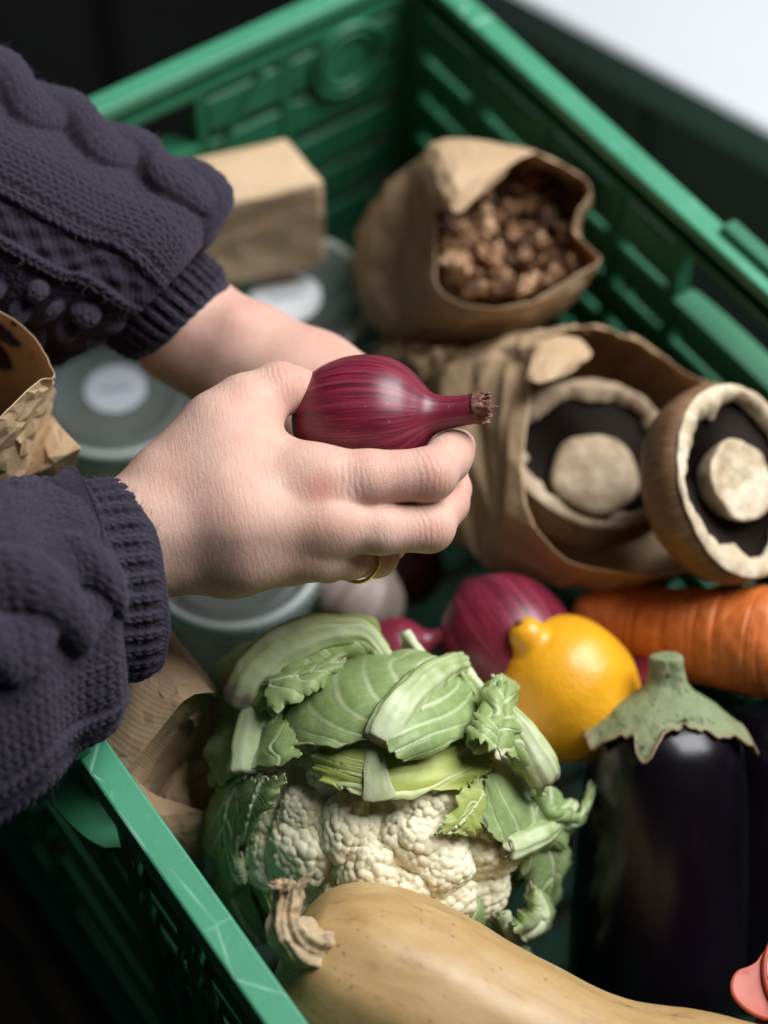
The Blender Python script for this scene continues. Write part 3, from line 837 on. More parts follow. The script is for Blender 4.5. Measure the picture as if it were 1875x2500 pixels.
# mushrooms -------------------------------------------------------
def mushroom(c, axis, R, label, seed, veil_cover, stem_r, stem_h, stem_off=(0, 0), shift=0.0, fl=None):
    axis = nrm(axis); c = np.array(c)
    root = empty('mushroom', c, label, 'mushroom', 'open brown mushrooms by the paper bag')
    rg = np.random.default_rng(seed); ph = rg.random(6) * 6.28
    x_, y_, a_ = frame(axis)
    def lump(P, th, h):
        rad = P - (c + h[..., None] * axis)
        return P + rad * (0.025 * np.sin(2 * th + ph[0]) + 0.018 * np.sin(3 * th + ph[1]) + 0.008 * np.sin(9 * th + ph[2]))[..., None]
    cap = np.array([(0, -.68), (.25, -.66), (.55, -.56), (.80, -.37), (.95, -.13), (1.0, .08), (.985, .20), (.93, .28), (.86, .275), (.82, .22)]) * R
    lathe_obj('cap', cap, 140, c, axis, m_cap, root, sn=90, disp=lump)
    # pale torn veil, curling in from the rim
    n = 150; th = np.linspace(0, 2 * math.pi, n, endpoint=False); m_ = 18
    inner = veil_cover + 0.05 * np.sin(3 * th + ph[3]) + 0.035 * np.sin(7 * th + ph[4]) + 0.05 * np.array([noise(np.array([math.cos(t) * 4, math.sin(t) * 4, seed]), 1.0, seed) for t in th])
    teeth = 0.07 * np.maximum(0, np.array([noise(np.array([math.cos(t) * 9, math.sin(t) * 9, seed]), 1.0, seed + 3) for t in th])) 
    inner = inner - teeth
    rows_ = []
    for t in np.linspace(0, 1, m_):
        rr = (.945 + (inner - .945) * t) * R
        hh = (.262 + 0.035 * math.sin(t * 3.14) - 0.10 * t * t) * R + 0.0002 * np.sin(th * 23 + t * 4)
        rr = rr * (1 + 0.025 * np.sin(2 * th + ph[0]) + 0.018 * np.sin(3 * th + ph[1]))
        rows_.append(c + rr[:, None] * (np.cos(th)[:, None] * x_ + np.sin(th)[:, None] * y_) + hh[:, None] * a_)
    P = np.array(rows_); P = P + grid_normals(P, False, True) * (fbm(P, 160, 3, seed) * 0.0005)[..., None]
    o = obj('veil', P.reshape(-1, 3), grid_faces(m_, n, False, True), fl or m_flesh, root); solidify(o, 0.0015, -1)
    # gills: pleated ring
    n = 360; th = np.linspace(0, 2 * math.pi, n, endpoint=False); rows_ = []
    for t in np.linspace(0, 1, 10):
        rr = (.90 + (.10 - .90) * t) * R; hh = (.14 - .22 * t) * R + 0.0012 * (np.arange(n) % 2) * (1 - .6 * t)
        rows_.append(c + rr * (np.cos(th)[:, None] * x_ + np.sin(th)[:, None] * y_) + hh[:, None] * a_)
    P = np.array(rows_)
    st_ = np.stack([np.broadcast_to(np.cos(th)[None], (10, n)), np.broadcast_to(np.sin(th)[None], (10, n)), np.zeros((10, n))], -1).reshape(-1, 3)
    obj('gills', P.reshape(-1, 3), grid_faces(10, n, False, True), m_gill, root, attrs={'str': st_}, smooth=False)
    # stem, cut flat
    fl = fl or m_flesh
    b = c + x_ * stem_off[0] * R + y_ * stem_off[1] * R - UP * shift * R
    sp_ = np.array([(.80, -.25), (.82, 0.0), (.92, .35), (1.0, .75), (1.02, .93), (.96, 1.0), (.80, 1.015), (.4, 1.01), (0, 1.0)]) * [stem_r, stem_h]
    if fl is m_flesh2: sp_ = np.array([(.80, -.25), (.84, 0.0), (.95, .35), (1.0, .70), (.97, .92), (.86, 1.06), (.66, 1.16), (.35, 1.22), (0, 1.24)]) * [stem_r, stem_h]
    def sl(P, th, h):
        rad = P - (b + h[..., None] * axis)
        P = P + rad * (0.06 * np.sin(2 * th + ph[4]) + 0.03 * np.sin(5 * th + ph[5]))[..., None]
        return P + axis * (fbm(P, 150, 3, seed) * 0.0008 * smooth01(h, stem_h * .8, stem_h))[..., None]
    lathe_obj('stem', sp_, 72, b, axis, fl, root, sn=50, disp=sl)
    return root
mushroom(at(1758, 1182, 0.915), RIGHT * 0.62 + VIEW * 0.75 + UP * 0.14, 0.0445, 'open brown mushroom with pale torn veil lying in front of the paper bag', 4, 0.78, 0.0190, 0.0125, (0.02, -0.02))
mushroom(at(1438, 1140, 0.975), RIGHT * 0.12 + VIEW * 0.80 + UP * 0.54, 0.0440, 'brown mushroom with a thick pale stem inside the paper bag mouth', 12, 0.82, 0.0225, 0.0160, (0.0, 0.0), 0.26, m_flesh2)
# ------------------------------------------------------------------ paper, tubs
m = MB('kraft_paper'); co = m.co()
col = m.mix(m.noise(co, 22, 4), (0.47, 0.315, 0.175), (0.59, 0.42, 0.255))
col = m.mix(m.math('MULTIPLY', m.g(m.noise(co, 700, 2), 0.62, 0.75), 0.25), col, (0.28, 0.17, 0.09))
wr = m.vor(m.mapping(co, (1, 1, 1)), 75, 'DISTANCE_TO_EDGE'); wr2 = m.vor(co, 170, 'DISTANCE_TO_EDGE')
wh = m.math('ADD', m.math('ADD', m.g(wr, 0.0, 0.25), m.math('MULTIPLY', m.g(wr2, 0.0, 0.3), 0.4)), m.math('MULTIPLY', m.noise(co, 110, 5, 0.6), 1.4))
m_paper = m.done(col, 0.66, m.bump(wh, 0.0006, 0.30))
def translucent(m_, amt, col_):
    nt = m_.node_tree; b = nt.nodes['Principled BSDF']; out = nt.nodes['Material Output']
    t = nt.nodes.new('ShaderNodeBsdfTranslucent'); t.inputs[0].default_value = (*col_, 1)
    mx = nt.nodes.new('ShaderNodeMixShader'); mx.inputs[0].default_value = amt
    nt.links.new(b.outputs[0], mx.inputs[1]); nt.links.new(t.outputs[0], mx.inputs[2]); nt.links.new(mx.outputs[0], out.inputs[0])
translucent(m_paper, 0.16, (0.62, 0.30, 0.09))
m = MB('ribbed_kraft_paper'); co = m.co(); uv = m.uv()
rib = m.wave(uv, 9.5, 0.35, 2.0, 1.2, 'X')
col = m.mix(m.noise(co, 22, 4), (0.34, 0.22, 0.125), (0.43, 0.295, 0.175))
col = m.mix(m.math('MULTIPLY', rib, 0.14), col, (0.24, 0.15, 0.085))
col = m.mix(m.math('MULTIPLY', m.g(m.noise(co, 500, 2), 0.70, 0.76), 0.5), col, (0.10, 0.06, 0.03))
m_ribbed = m.done(col, 0.65, m.bump(m.math('ADD', m.math('MULTIPLY', rib, 0.5), m.math('MULTIPLY', m.noise(co, 120, 4), 0.8)), 0.0004, 0.35))
translucent(m_ribbed, 0.10, (0.5, 0.26, 0.09))

def crumple(P, amp, scale, seed, cu=False, cv=False, fine=0.5):
    f1, f2 = worley(P, scale, seed)
    g1, g2 = worley(P, scale * 2.3, seed + 31)
    h = amp * (np.minimum(f2 - f1, 0.55) - 0.25) * 1.6 + amp * fine * (np.minimum(g2 - g1, 0.5) - 0.2) + amp * 1.2 * noise(P, scale * 0.5, seed + 5)
    return P + grid_normals(P, cu, cv) * h[..., None]
def facet(P, nu, nv, amp, seed, cv=False):
    """crumpled paper: coarse jittered facets over a smooth surface, crisp creases between them"""
    K_, N_ = P.shape[:2]; rg = np.random.default_rng(seed)
    Nn = grid_normals(P, False, cv)
    i_ = np.broadcast_to(np.linspace(0, K_ - 1, nu)[:, None], (nu, nv)).copy()
    if cv: j_ = np.broadcast_to((np.arange(nv) * N_ / nv)[None], (nu, nv)).copy()
    else: j_ = np.broadcast_to(np.linspace(0, N_ - 1, nv)[None], (nu, nv)).copy()
    ji = rg.uniform(-.36, .36, (nu, nv)) * (K_ - 1) / (nu - 1); jj = rg.uniform(-.36, .36, (nu, nv)) * N_ / nv
    ji[0] = ji[-1] = 0
    if not cv: jj[:, 0] = jj[:, -1] = 0
    i_ = np.clip(i_ + ji, 0, K_ - 1.001); j_ = (j_ + jj) % N_ if cv else np.clip(j_ + jj, 0, N_ - 1.001)
    def samp(A_):
        a = np.floor(i_).astype(int); b = np.floor(j_).astype(int); fa = (i_ - a)[..., None]; fb = (j_ - b)[..., None]
        a1 = np.minimum(a + 1, K_ - 1); b1 = (b + 1) % N_ if cv else np.minimum(b + 1, N_ - 1); b = b % N_
        return (A_[a, b] * (1 - fb) + A_[a, b1] * fb) * (1 - fa) + (A_[a1, b] * (1 - fb) + A_[a1, b1] * fb) * fa
    da = amp * rg.uniform(-1, 1, (nu, nv)); da[0] *= .3
    Q = samp(P) + nrm(samp(Nn)) * da[..., None]
    q4 = grid_faces(nu, nv, False, cv); flip = rg.random(len(q4)) < .5
    tri = np.vstack([np.where(flip[:, None], q4[:, [0, 1, 2]], q4[:, [0, 1, 3]]), np.where(flip[:, None], q4[:, [0, 2, 3]], q4[:, [1, 2, 3]])])
    uv = np.stack([i_ / (K_ - 1), j_ / N_], -1).reshape(-1, 2)
    return Q.reshape(-1, 3), tri, uv
def paper_obj(name, P, nu, nv, amp, seed, mat_, parent, cv=False, thick=0.0004, sub_=3):
    V, Fc, uv = facet(P, nu, nv, amp, seed, cv)
    o = obj(name, V, Fc, mat_, parent, uv=uv)
    md = o.modifiers.new('refine', 'SUBSURF'); md.subdivision_type = 'SIMPLE'; md.levels = sub_; md.render_levels = sub_
    return solidify(o, thick)
def sheet(name, rows_, mat_, parent, nu=60, nv=60, amp=0.0012, scale=55, seed=0, fc=(9, 10), thick=0.0004):
    """paper panel from a small net of (px, py, depth) points"""
    G = np.array([[at(*q) for q in r] for r in rows_])
    A_ = np.stack([catmull(G[i], nv) for i in range(len(G))])
    P = np.stack([catmull(A_[:, j], nu) for j in range(nv)], 1)
    P = P + grid_normals(P) * (amp * 0.8 * noise(P, scale * .6, seed))[..., None]
    return paper_obj(name, P, fc[0], fc[1], amp * 0.7, seed, mat_, parent, False, thick)
def sack(name, rings_, mat_, parent, n=140, k=110, amp=0.0016, scale=42, seed=0, close=True, fc=(17, 34)):
    R_ = [catmull(np.array([at(*q) for q in r]), n, True) for r in rings_]
    if close: R_.append(np.repeat(R_[-1].mean(0)[None], n, 0) + (R_[-1] - R_[-1].mean(0)) * 0.02)
    R_ = np.array(R_)
    P = np.stack([catmull(R_[:, j], k) for j in range(n)], 1)
    P = P + grid_normals(P, False, True) * (amp * noise(P, scale * .5, seed))[..., None]
    return paper_obj(name, P, fc[0], fc[1], amp, seed, mat_, parent, True), P

# bag of walnuts
nb = empty('paper_bag', at(1180, 640, 1.04), 'brown paper bag standing open, full of walnuts', 'paper bag')
mouth = [(1042, 380, 1.005), (1112, 352, 1.012), (1200, 358, 1.015), (1300, 370, 1.015), (1390, 412, 1.010), (1452, 457, 1.0), (1400, 556, 1.0), (1470, 630, .99), (1400, 680, .985), (1264, 742, .98), (1075, 718, .985), (1063, 520, .998)]
r2 = [(1012, 410, 1.035), (1095, 372, 1.04), (1200, 378, 1.042), (1296, 392, 1.042), (1380, 436, 1.04), (1432, 500, 1.035), (1405, 600, 1.03), (1450, 665, 1.02), (1385, 730, 1.01), (1250, 780, 1.005), (1050, 768, 1.01), (1000, 580, 1.025)]
r3_ = [(905, 500, 1.08), (985, 450, 1.09), (1100, 425, 1.095), (1220, 450, 1.095), (1310, 510, 1.09), (1370, 590, 1.085), (1380, 680, 1.075), (1370, 750, 1.06), (1300, 805, 1.045), (1150, 832, 1.04), (965, 822, 1.045), (882, 660, 1.06)]
r4 = [(880, 600, 1.13), (950, 540, 1.14), (1060, 520, 1.145), (1180, 540, 1.145), (1260, 590, 1.14), (1300, 660, 1.13), (1300, 740, 1.12), (1270, 800, 1.10), (1200, 830, 1.085), (1080, 845, 1.08), (960, 835, 1.085), (890, 730, 1.11)]
sack('bag', [mouth, r2, r3_, r4], m_paper, nb, seed=3, amp=0.0024, scale=36)
sheet('folded_flap', [[(1020, 410, 1.004), (1050, 352, 1.006), (1120, 338, 1.008), (1210, 350, 1.010), (1312, 370, 1.010)],
                      [(1036, 450, .988), (1075, 395, .982), (1130, 385, .982), (1200, 392, .988), (1282, 384, 1.002)],
                      [(1052, 490, .980), (1095, 450, .970), (1140, 440, .972), (1190, 435, .980), (1255, 402, .998)],
                      [(1064, 514, .980), (1100, 512, .970), (1120, 522, .970), (1160, 488, .977), (1235, 425, .996)]], m_paper, nb, amp=0.0010, scale=60, seed=9, fc=(7, 8))
# bag of mushrooms
mb_ = empty('paper_bag', at(1250, 1150, 0.99), 'crumpled brown paper bag lying open with a mushroom inside', 'paper bag')
mouth = [(1298, 945, .955), (1316, 838, .970), (1400, 808, .985), (1475, 812, .988), (1550, 838, .985), (1630, 882, .975), (1755, 950, .965), (1900, 1060, .955), (1830, 1330, .935), (1580, 1412, .925), (1378, 1362, .925), (1284, 1200, .93)]
r2 = [(1190, 925, .985), (1232, 850, .998), (1340, 822, 1.01), (1450, 822, 1.012), (1535, 850, 1.01), (1618, 900, 1.0), (1730, 985, .99), (1800, 1090, .985), (1740, 1340, .965), (1500, 1426, .955), (1320, 1420, .955), (1180, 1330, .96)]
r3_ = [(1062, 960, 1.01), (1095, 895, 1.02), (1185, 872, 1.03), (1300, 872, 1.035), (1420, 905, 1.035), (1500, 960, 1.03), (1560, 1050, 1.025), (1570, 1150, 1.02), (1510, 1300, 1.0), (1340, 1378, .99), (1170, 1350, .985), (1070, 1220, .99)]
r4 = [(1010, 1020, 1.04), (1040, 970, 1.045), (1110, 950, 1.05), (1200, 955, 1.055), (1280, 990, 1.055), (1330, 1040, 1.05), (1360, 1110, 1.045), (1350, 1180, 1.04), (1290, 1260, 1.03), (1180, 1300, 1.02), (1080, 1270, 1.02), (1015, 1150, 1.03)]
sack('bag', [mouth, r2, r3_, r4], m_paper, mb_, seed=14, amp=0.0030, scale=36)
sheet('folded_flap', [[(1310, 836, .965), (1360, 818, .972), (1412, 826, .975), (1445, 862, .972)],
                      [(1300, 870, .954), (1345, 858, .955), (1395, 860, .958), (1436, 878, .966)],
                      [(1292, 905, .948), (1330, 898, .946), (1372, 895, .950), (1415, 893, .962)],
                      [(1284, 930, .947), (1320, 936, .943), (1352, 925, .946), (1385, 912, .957)]], m_paper, mb_, amp=0.0010, scale=70, seed=19, fc=(6, 7))
# crumpled closed bag between the two
cb = empty('paper_bag', at(1040, 870, 1.06), 'small crumpled brown paper bag squeezed between the two open bags', 'paper bag')
rr = []
for t, (cx, cy, rx, ry, d) in enumerate([(1060, 830, 60, 18, 1.04), (1050, 850, 100, 40, 1.045), (1045, 890, 125, 62, 1.055), (1060, 930, 120, 70, 1.075), (1070, 960, 70, 50, 1.09)]):
    rr.append([(cx + rx * math.cos(a), cy - ry * math.sin(a), d + 0.028 * math.sin(a)) for a in np.linspace(0, 2 * math.pi, 12, endpoint=False)])
sack('bag', rr, m_paper, cb, n=90, k=70, amp=0.0045, scale=38, seed=25, fc=(14, 22))

# box-shaped folded packet on the tub
tl = atz(782, 442, 0.172); 
pk = empty('paper_packet', atz(640, 640, 0.104), 'box shaped brown paper packet standing on a clear tub lid', 'packet')
P0 = atz(785, 446, 0.172); P1 = atz(694, 342, 0.172)
ey = P1 - P0; depth_ = np.linalg.norm(ey[:2]); ey = nrm(ey); 
ex = nrm(atz(448, 522, 0.172) - P0); wid = 0.135
ez = np.array([0, 0, -1.0]); hgt = 0.060
m = MB('smooth_kraft_paper'); co = m.co()
m_packet = m.done(m.mix(m.noise(m.mapping(co, (1, 1, 1)), 30, 4), (0.50, 0.345, 0.20), (0.60, 0.43, 0.265)), 0.68, m.bump(m.noise(co, 60, 3), 0.0006, 0.2))
def packet_face(name, o_, a_, b_, la, lb, seed, amp=0.0010, sag=0.0):
    k = 40; U_, V_ = np.meshgrid(np.linspace(0, 1, k), np.linspace(0, 1, k), indexing='ij')
    P = o_ + U_[..., None] * a_ * la + V_[..., None] * b_ * lb
    n_ = nrm(np.cross(a_, b_)); 
    P = crumple(P, amp, 40, seed)
    edge_ = np.minimum.reduce([U_, 1 - U_, V_, 1 - V_])
    P = P + n_ * (sag * smooth01(edge_, 0, 0.4))[..., None]
    return solidify(obj(name, P.reshape(-1, 3), grid_faces(k, k), m_packet, pk), 0.0006)
n_up = np.array([0, 0, 1.0])
packet_face('top_panel', P0, ex, ey, wid, depth_, 41, 0.0011, -0.004)
packet_face('front_panel', P0, ez, ex, hgt, wid, 42, 0.0012, 0.002)
packet_face('end_panel', P0, ey, ez, depth_, hgt, 43, 0.0009, -0.002)
packet_face('back_panel', P0 + ey * depth_, ez, ex, hgt, wid, 44, 0.0009, 0.0)
packet_face('far_panel', P0 + ex * wid, ey, ez, depth_, hgt, 45, 0.0009, 0.0)
packet_face('bottom_panel', P0 + ez * hgt, ex, ey, wid, depth_, 46, 0.0004, 0.0)

# bag at the left edge, its mouth open
lb_ = empty('paper_bag', at(40, 1100, 0.95), 'open brown paper bag standing between the two sleeves', 'paper bag')
mouth = [(-170, 1010, 0.795), (-160, 850, 0.825), (-70, 742, 0.845), (0, 757, 0.852), (60, 796, 0.852), (100, 842, 0.848), (128, 893, 0.842), (131, 925, 0.834), (98, 930, 0.820), (48, 978, 0.810), (0, 1022, 0.804), (-90, 1078, 0.796)]
r2 = [(-175, 1080, 0.820), (-165, 930, 0.855), (-75, 830, 0.885), (0, 840, 0.895), (60, 870, 0.895), (100, 905, 0.890), (126, 945, 0.882), (130, 975, 0.870), (104, 1010, 0.850), (62, 1060, 0.835), (10, 1105, 0.827), (-85, 1150, 0.820)]
r3_ = [(-170, 1200, 0.865), (-160, 1090, 0.905), (-80, 1010, 0.930), (-10, 1015, 0.940), (40, 1035, 0.940), (75, 1060, 0.935), (98, 1085, 0.925), (100, 1110, 0.910), (82, 1145, 0.890), (45, 1190, 0.875), (0, 1225, 0.870), (-85, 1255, 0.865)]
sack('bag', [mouth, r2, r3_], m_paper, lb_, n=110, k=90, amp=0.0012, scale=40, seed=51)
sheet('folded_corner', [[(60, 1000, 0.895), (95, 1000, 0.888), (118, 1003, 0.882)],
                        [(70, 1080, 0.875), (120, 1060, 0.865), (160, 1056, 0.862)],
                        [(40, 1160, 0.865), (105, 1130, 0.855), (196, 1092, 0.855)],
                        [(60, 1215, 0.875), (120, 1165, 0.865), (192, 1102, 0.858)],
                        [(75, 1280, 0.905), (130, 1225, 0.892), (165, 1190, 0.885)]], m_paper, lb_, amp=0.0006, scale=45, seed=55, fc=(6, 6))

# ribbed kraft bag by the near rim
fb = empty('paper_bag', at(400, 1880, 0.86), 'ribbed brown kraft paper bag beside the cauliflower and the crate rim', 'paper bag')
sheet('rolled_flap', [[(385, 1480, .880), (440, 1568, .872), (500, 1640, .866), (548, 1702, .864)],
                      [(350, 1505, .846), (405, 1580, .842), (462, 1645, .838), (515, 1690, .838)],
                      [(290, 1580, .832), (345, 1640, .828), (405, 1682, .826), (455, 1706, .824)],
                      [(225, 1680, .828), (280, 1720, .826), (340, 1765, .824), (392, 1780, .824)],
                      [(170, 1760, .832), (220, 1800, .828), (265, 1845, .826), (306, 1888, .826)]], m_ribbed, fb, 90, 80, 0.0007, 34, 61, fc=(13, 9))
sheet('inner_fold', [[(430, 1702, .832), (490, 1698, .846), (542, 1706, .872)],
                     [(392, 1752, .832), (462, 1760, .858), (512, 1800, .880)],
                     [(345, 1800, .833), (400, 1850, .862), (440, 1880, .885)],
                     [(286, 1880, .832), (350, 1925, .850), (395, 1960, .880)]], m_ribbed, fb, 60, 50, 0.0008, 40, 64)
sheet('second_fold', [[(462, 1752, .848), (500, 1726, .866), (545, 1745, .884)],
                      [(472, 1772, .860), (505, 1762, .874), (540, 1800, .888)],
                      [(440, 1830, .880), (490, 1840, .887), (530, 1870, .892)]], m_ribbed, fb, 40, 40, 0.0008, 40, 68)
sheet('side_panel', [[(430, 1730, .890), (480, 1750, .892), (540, 1790, .895)],
                     [(400, 1850, .886), (460, 1850, .884), (530, 1880, .890)],
                     [(380, 1930, .872), (440, 1930, .874), (520, 1965, .886)],
                     [(400, 1985, .866), (450, 1985, .868), (510, 2010, .886)]], m_paper, fb, 60, 60, 0.0026, 45, 71)
sheet('front_panel', [[(290, 1866, .833), (335, 1905, .837), (380, 1942, .842), (440, 1962, .852), (505, 1985, .862)],
                      [(310, 1930, .834), (360, 1975, .838), (400, 2010, .846), (450, 2020, .856), (505, 2030, .868)],
                      [(330, 1990, .846), (380, 2030, .850), (420, 2060, .858), (460, 2075, .868), (500, 2080, .880)],
                      [(360, 2080, .872), (400, 2110, .876), (440, 2130, .882), (470, 2140, .890), (500, 2140, .90)]], m_ribbed, fb, 70, 60, 0.0010, 40, 75)

# ------------------------------------------------------------------ clear tubs
m = MB('clear_plastic'); 
m.done((0.40, 0.43, 0.42), 0.22, Specular_IOR_Level=0.5)
def see_through(mm, amt, col_=(0.93, 0.96, 0.95)):
    nt = mm.node_tree; b = nt.nodes['Principled BSDF']; out = nt.nodes['Material Output']
    t = nt.nodes.new('ShaderNodeBsdfTransparent'); t.inputs[0].default_value = (*col_, 1)
    mx = nt.nodes.new('ShaderNodeMixShader'); mx.inputs[0].default_value = amt
    nt.links.new(b.outputs[0], mx.inputs[1]); nt.links.new(t.outputs[0], mx.inputs[2]); nt.links.new(mx.outputs[0], out.inputs[0])
see_through(m.m, 0.76); m_clear = m.m
m = MB('cloudy_plastic'); m.done((0.34, 0.37, 0.36), 0.34, Specular_IOR_Level=0.30); see_through(m.m, 0.80); m_cloud = m.m
m = MB('frosted_rim'); m.done((0.55, 0.60, 0.58), 0.3); see_through(m.m, 0.5); m_rimp = m.m
m = MB('paper_label'); m_label = m.done((0.80, 0.81, 0.83), 0.6)
m = MB('shaded_paper_label'); m_label2 = m.done((0.30, 0.31, 0.34), 0.6)  # white label darkened, the sleeve's shade put into its colour
m = MB('pen_ink'); m_ink = m.done((0.16, 0.18, 0.30), 0.6)
def contents(name, a, b):
    m = MB(name); co = m.co()
    f_ = m.noise(co, 260, 4, 0.7)
    return m.done(m.mix(m.g(f_, 0.35, 0.65), a, b), 0.7, m.bump(f_, 0.003, 0.8))
m_herb = contents('dried_herbs', (0.020, 0.026, 0.008), (0.085, 0.085, 0.03))
m_dark = contents('dark_leaves', (0.006, 0.007, 0.003), (0.030, 0.028, 0.010))
m_grain = contents('pale_grain', (0.20, 0.20, 0.18), (0.34, 0.33, 0.30))
def tub(px, py, z, R, label, fill, fill_h, lab=None, tilt=(0, 0, 1), rib=False):
    c = atz(px, py, z); H_ = z - ZF - 0.0022
    root = empty('clear_tub', c - np.array([0, 0, H_]), label, 'tub', 'clear plastic tubs')
    ax = nrm(tilt)
    lathe_obj('cup', [(0, -H_), (R * .80, -H_), (R * .84, -H_ + .003), (R * .95, -.010), (R * .95, -.004)], 96, c, ax, m_clear, root)
    lathe_obj('filling', [(0, -H_ + .002), (R * .78, -H_ + .002), (R * .80, -H_ + .005), (R * (.80 + .13 * fill_h), -H_ + .004 + (H_ - .02) * fill_h), (R * .5, -H_ + .006 + (H_ - .02) * fill_h), (0, -H_ + .005 + (H_ - .02) * fill_h)], 64, c, ax, fill, root)
    lid = lathe_obj('lid', [(0, -.0035), (R * .5, -.0035), (R * .70, -.0036), (R * .72, -.0024), (R * .745, -.0024), (R * .765, -.0036), (R * .86, -.0035), (R * .885, -.0030)], 120, c, ax, m_cloud, root)
    rim_ = lathe_obj('lid_rim', [(R * .884, -.0034), (R * .90, -.0005), (R * .925, .0012), (R * .97, .0012), (R * .995, 0), (R, -.002), (R * 1.0, -.010), (R * .985, -.0105)], 120, c, ax, m_rimp, root)
    solidify(rim_, 0.0009, -1)
    if rib:
        x_, y_, a_ = frame(ax); V_, F_ = [], []
        for i in range(60):
            a = 2 * math.pi * i / 60; d_ = math.cos(a) * x_ + math.sin(a) * y_; s_ = -math.sin(a) * x_ + math.cos(a) * y_
            b0 = c + d_ * (R * 1.003)
            q = [b0 - s_ * .0005 - a_ * .0015, b0 + s_ * .0005 - a_ * .0015, b0 + s_ * .0005 - a_ * .0095, b0 - s_ * .0005 - a_ * .0095]
            q += [p + d_ * .0007 for p in q]
            o_ = 8 * i; V_ += q; F_ += [[o_ + 4, o_ + 5, o_ + 6, o_ + 7], [o_, o_ + 1, o_ + 5, o_ + 4], [o_ + 1, o_ + 2, o_ + 6, o_ + 5], [o_ + 2, o_ + 3, o_ + 7, o_ + 6], [o_ + 3, o_, o_ + 4, o_ + 7]]
        o = link('grip_ribs', make_mesh('grip_ribs', np.array(V_) - OFF[root], F_, smooth=False), m_rimp, rim_); tag(o, kind='stuff')
    if lab:
        x_, y_, a_ = frame(ax)
        lc_ = atz(lab[0], lab[1], z)
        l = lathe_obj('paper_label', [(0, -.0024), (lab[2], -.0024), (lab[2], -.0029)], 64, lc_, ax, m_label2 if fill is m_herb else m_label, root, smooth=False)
        rg = np.random.default_rng(int(px)); pts = []
        for i in range(26):
            t = i / 25; pts.append(lc_ - a_ * .0019 + RIGHT * (t - .5) * lab[2] * .9 + np.array([0, 1, 0]) * (0.0016 * math.sin(i * 1.9) + (t - .5) * .003))
        v, f_ = tube(catmull(np.array(pts), 120), 0.00022, 5, False)
        link('handwriting', make_mesh('handwriting', v - OFF[root], f_), m_ink, l)
    return root
tub(700, 722, 0.102, 0.0475, 'clear tub with white round label under the paper packet', m_grain, 0.35, (697, 717, 0.0192))
tub(282, 950, 0.078, 0.0468, 'clear tub of green herbs with label in the shade of the sleeve', m_herb, 0.80, (281, 942, 0.0165))
tub(566, 1350, 0.103, 0.0450, 'clear tub of dark leaves with ribbed lid below the hand', m_dark, 0.72, None, rib=True)

# coral tub at the corner
m = MB('coral_plastic'); m_coral = m.done((0.43, 0.078, 0.040), 0.48, Subsurface_Weight=0.1)
m.b.inputs['Subsurface Radius'].default_value = (0.004, 0.001, 0.001)
m = MB('pink_clear_plastic'); m.done((0.75, 0.42, 0.36), 0.18, Specular_IOR_Level=0.7); see_through(m.m, 0.35, (0.95, 0.72, 0.66)); m_pink = m.m
cz = 0.160
cc = atz(2030, 2385, cz)
ct = empty('coral_tub', cc - np.array([0, 0, 0.10]), 'coral plastic tub with rounded pull tab beside the crate rim', 'tub')
Rl = 0.0275
lathe_obj('cup', [(0, -.055), (Rl * .8, -.055), (Rl * .95, -.006), (Rl * .97, -.002)], 64, cc, (0, 0, 1), m_coral, ct)
lathe_obj('rim_ring', [(Rl * .90, 0), (Rl * .92, .0022), (Rl * .97, .0026), (Rl * 1.0, .0012), (Rl * 1.0, -.0012), (Rl * .9, -.0012)], 96, cc, (0, 0, 1), m_coral, ct, closed=True)
lathe_obj('lid', [(0, .0062), (Rl * .5, .006), (Rl * .80, .0045), (Rl * .88, .0030), (Rl * .93, .0032)], 80, cc, (0, 0, 1), m_pink, ct)
tabp = [(1872, 2318), (1846, 2348), (1822, 2362), (1800, 2370), (1786, 2388), (1782, 2415), (1792, 2440), (1818, 2466), (1850, 2484), (1880, 2488), (1910, 2450), (1905, 2350)]
tp = catmull(np.array([atz(a, b, cz - .001) for a, b in tabp]), 72, True)
ctr = atz(1860, 2410, cz - .001); V_ = []
for s_, z_ in ((1, 0.0), (0.97, .0012), (0.86, .0006), (0.4, .0004)):
    V_ += list(ctr + (tp - ctr) * s_ + np.array([0, 0, z_]))
V_ += list(ctr + (tp - ctr) * 0.98 - np.array([0, 0, .0012])); V_ += list(ctr + (tp - ctr) * 0.4 - np.array([0, 0, .0012]))
Fg = grid_faces(4, 72, False, True).tolist(); Fg += [[72 * 3 + i for i in range(72)]]
Fg += [[i, (i + 1) % 72, 288 + (i + 1) % 72, 288 + i][::-1] for i in range(72)] + [[288 + i, 288 + (i + 1) % 72, 360 + (i + 1) % 72, 360 + i][::-1] for i in range(72)] + [[360 + i for i in range(72)][::-1]]
po = obj('pull_tab', np.array(V_), Fg, m_coral, ct)
import bmesh
bm = bmesh.new(); bm.from_mesh(po.data); bmesh.ops.recalc_face_normals(bm, faces=bm.faces[:]); bm.to_mesh(po.data); bm.free()

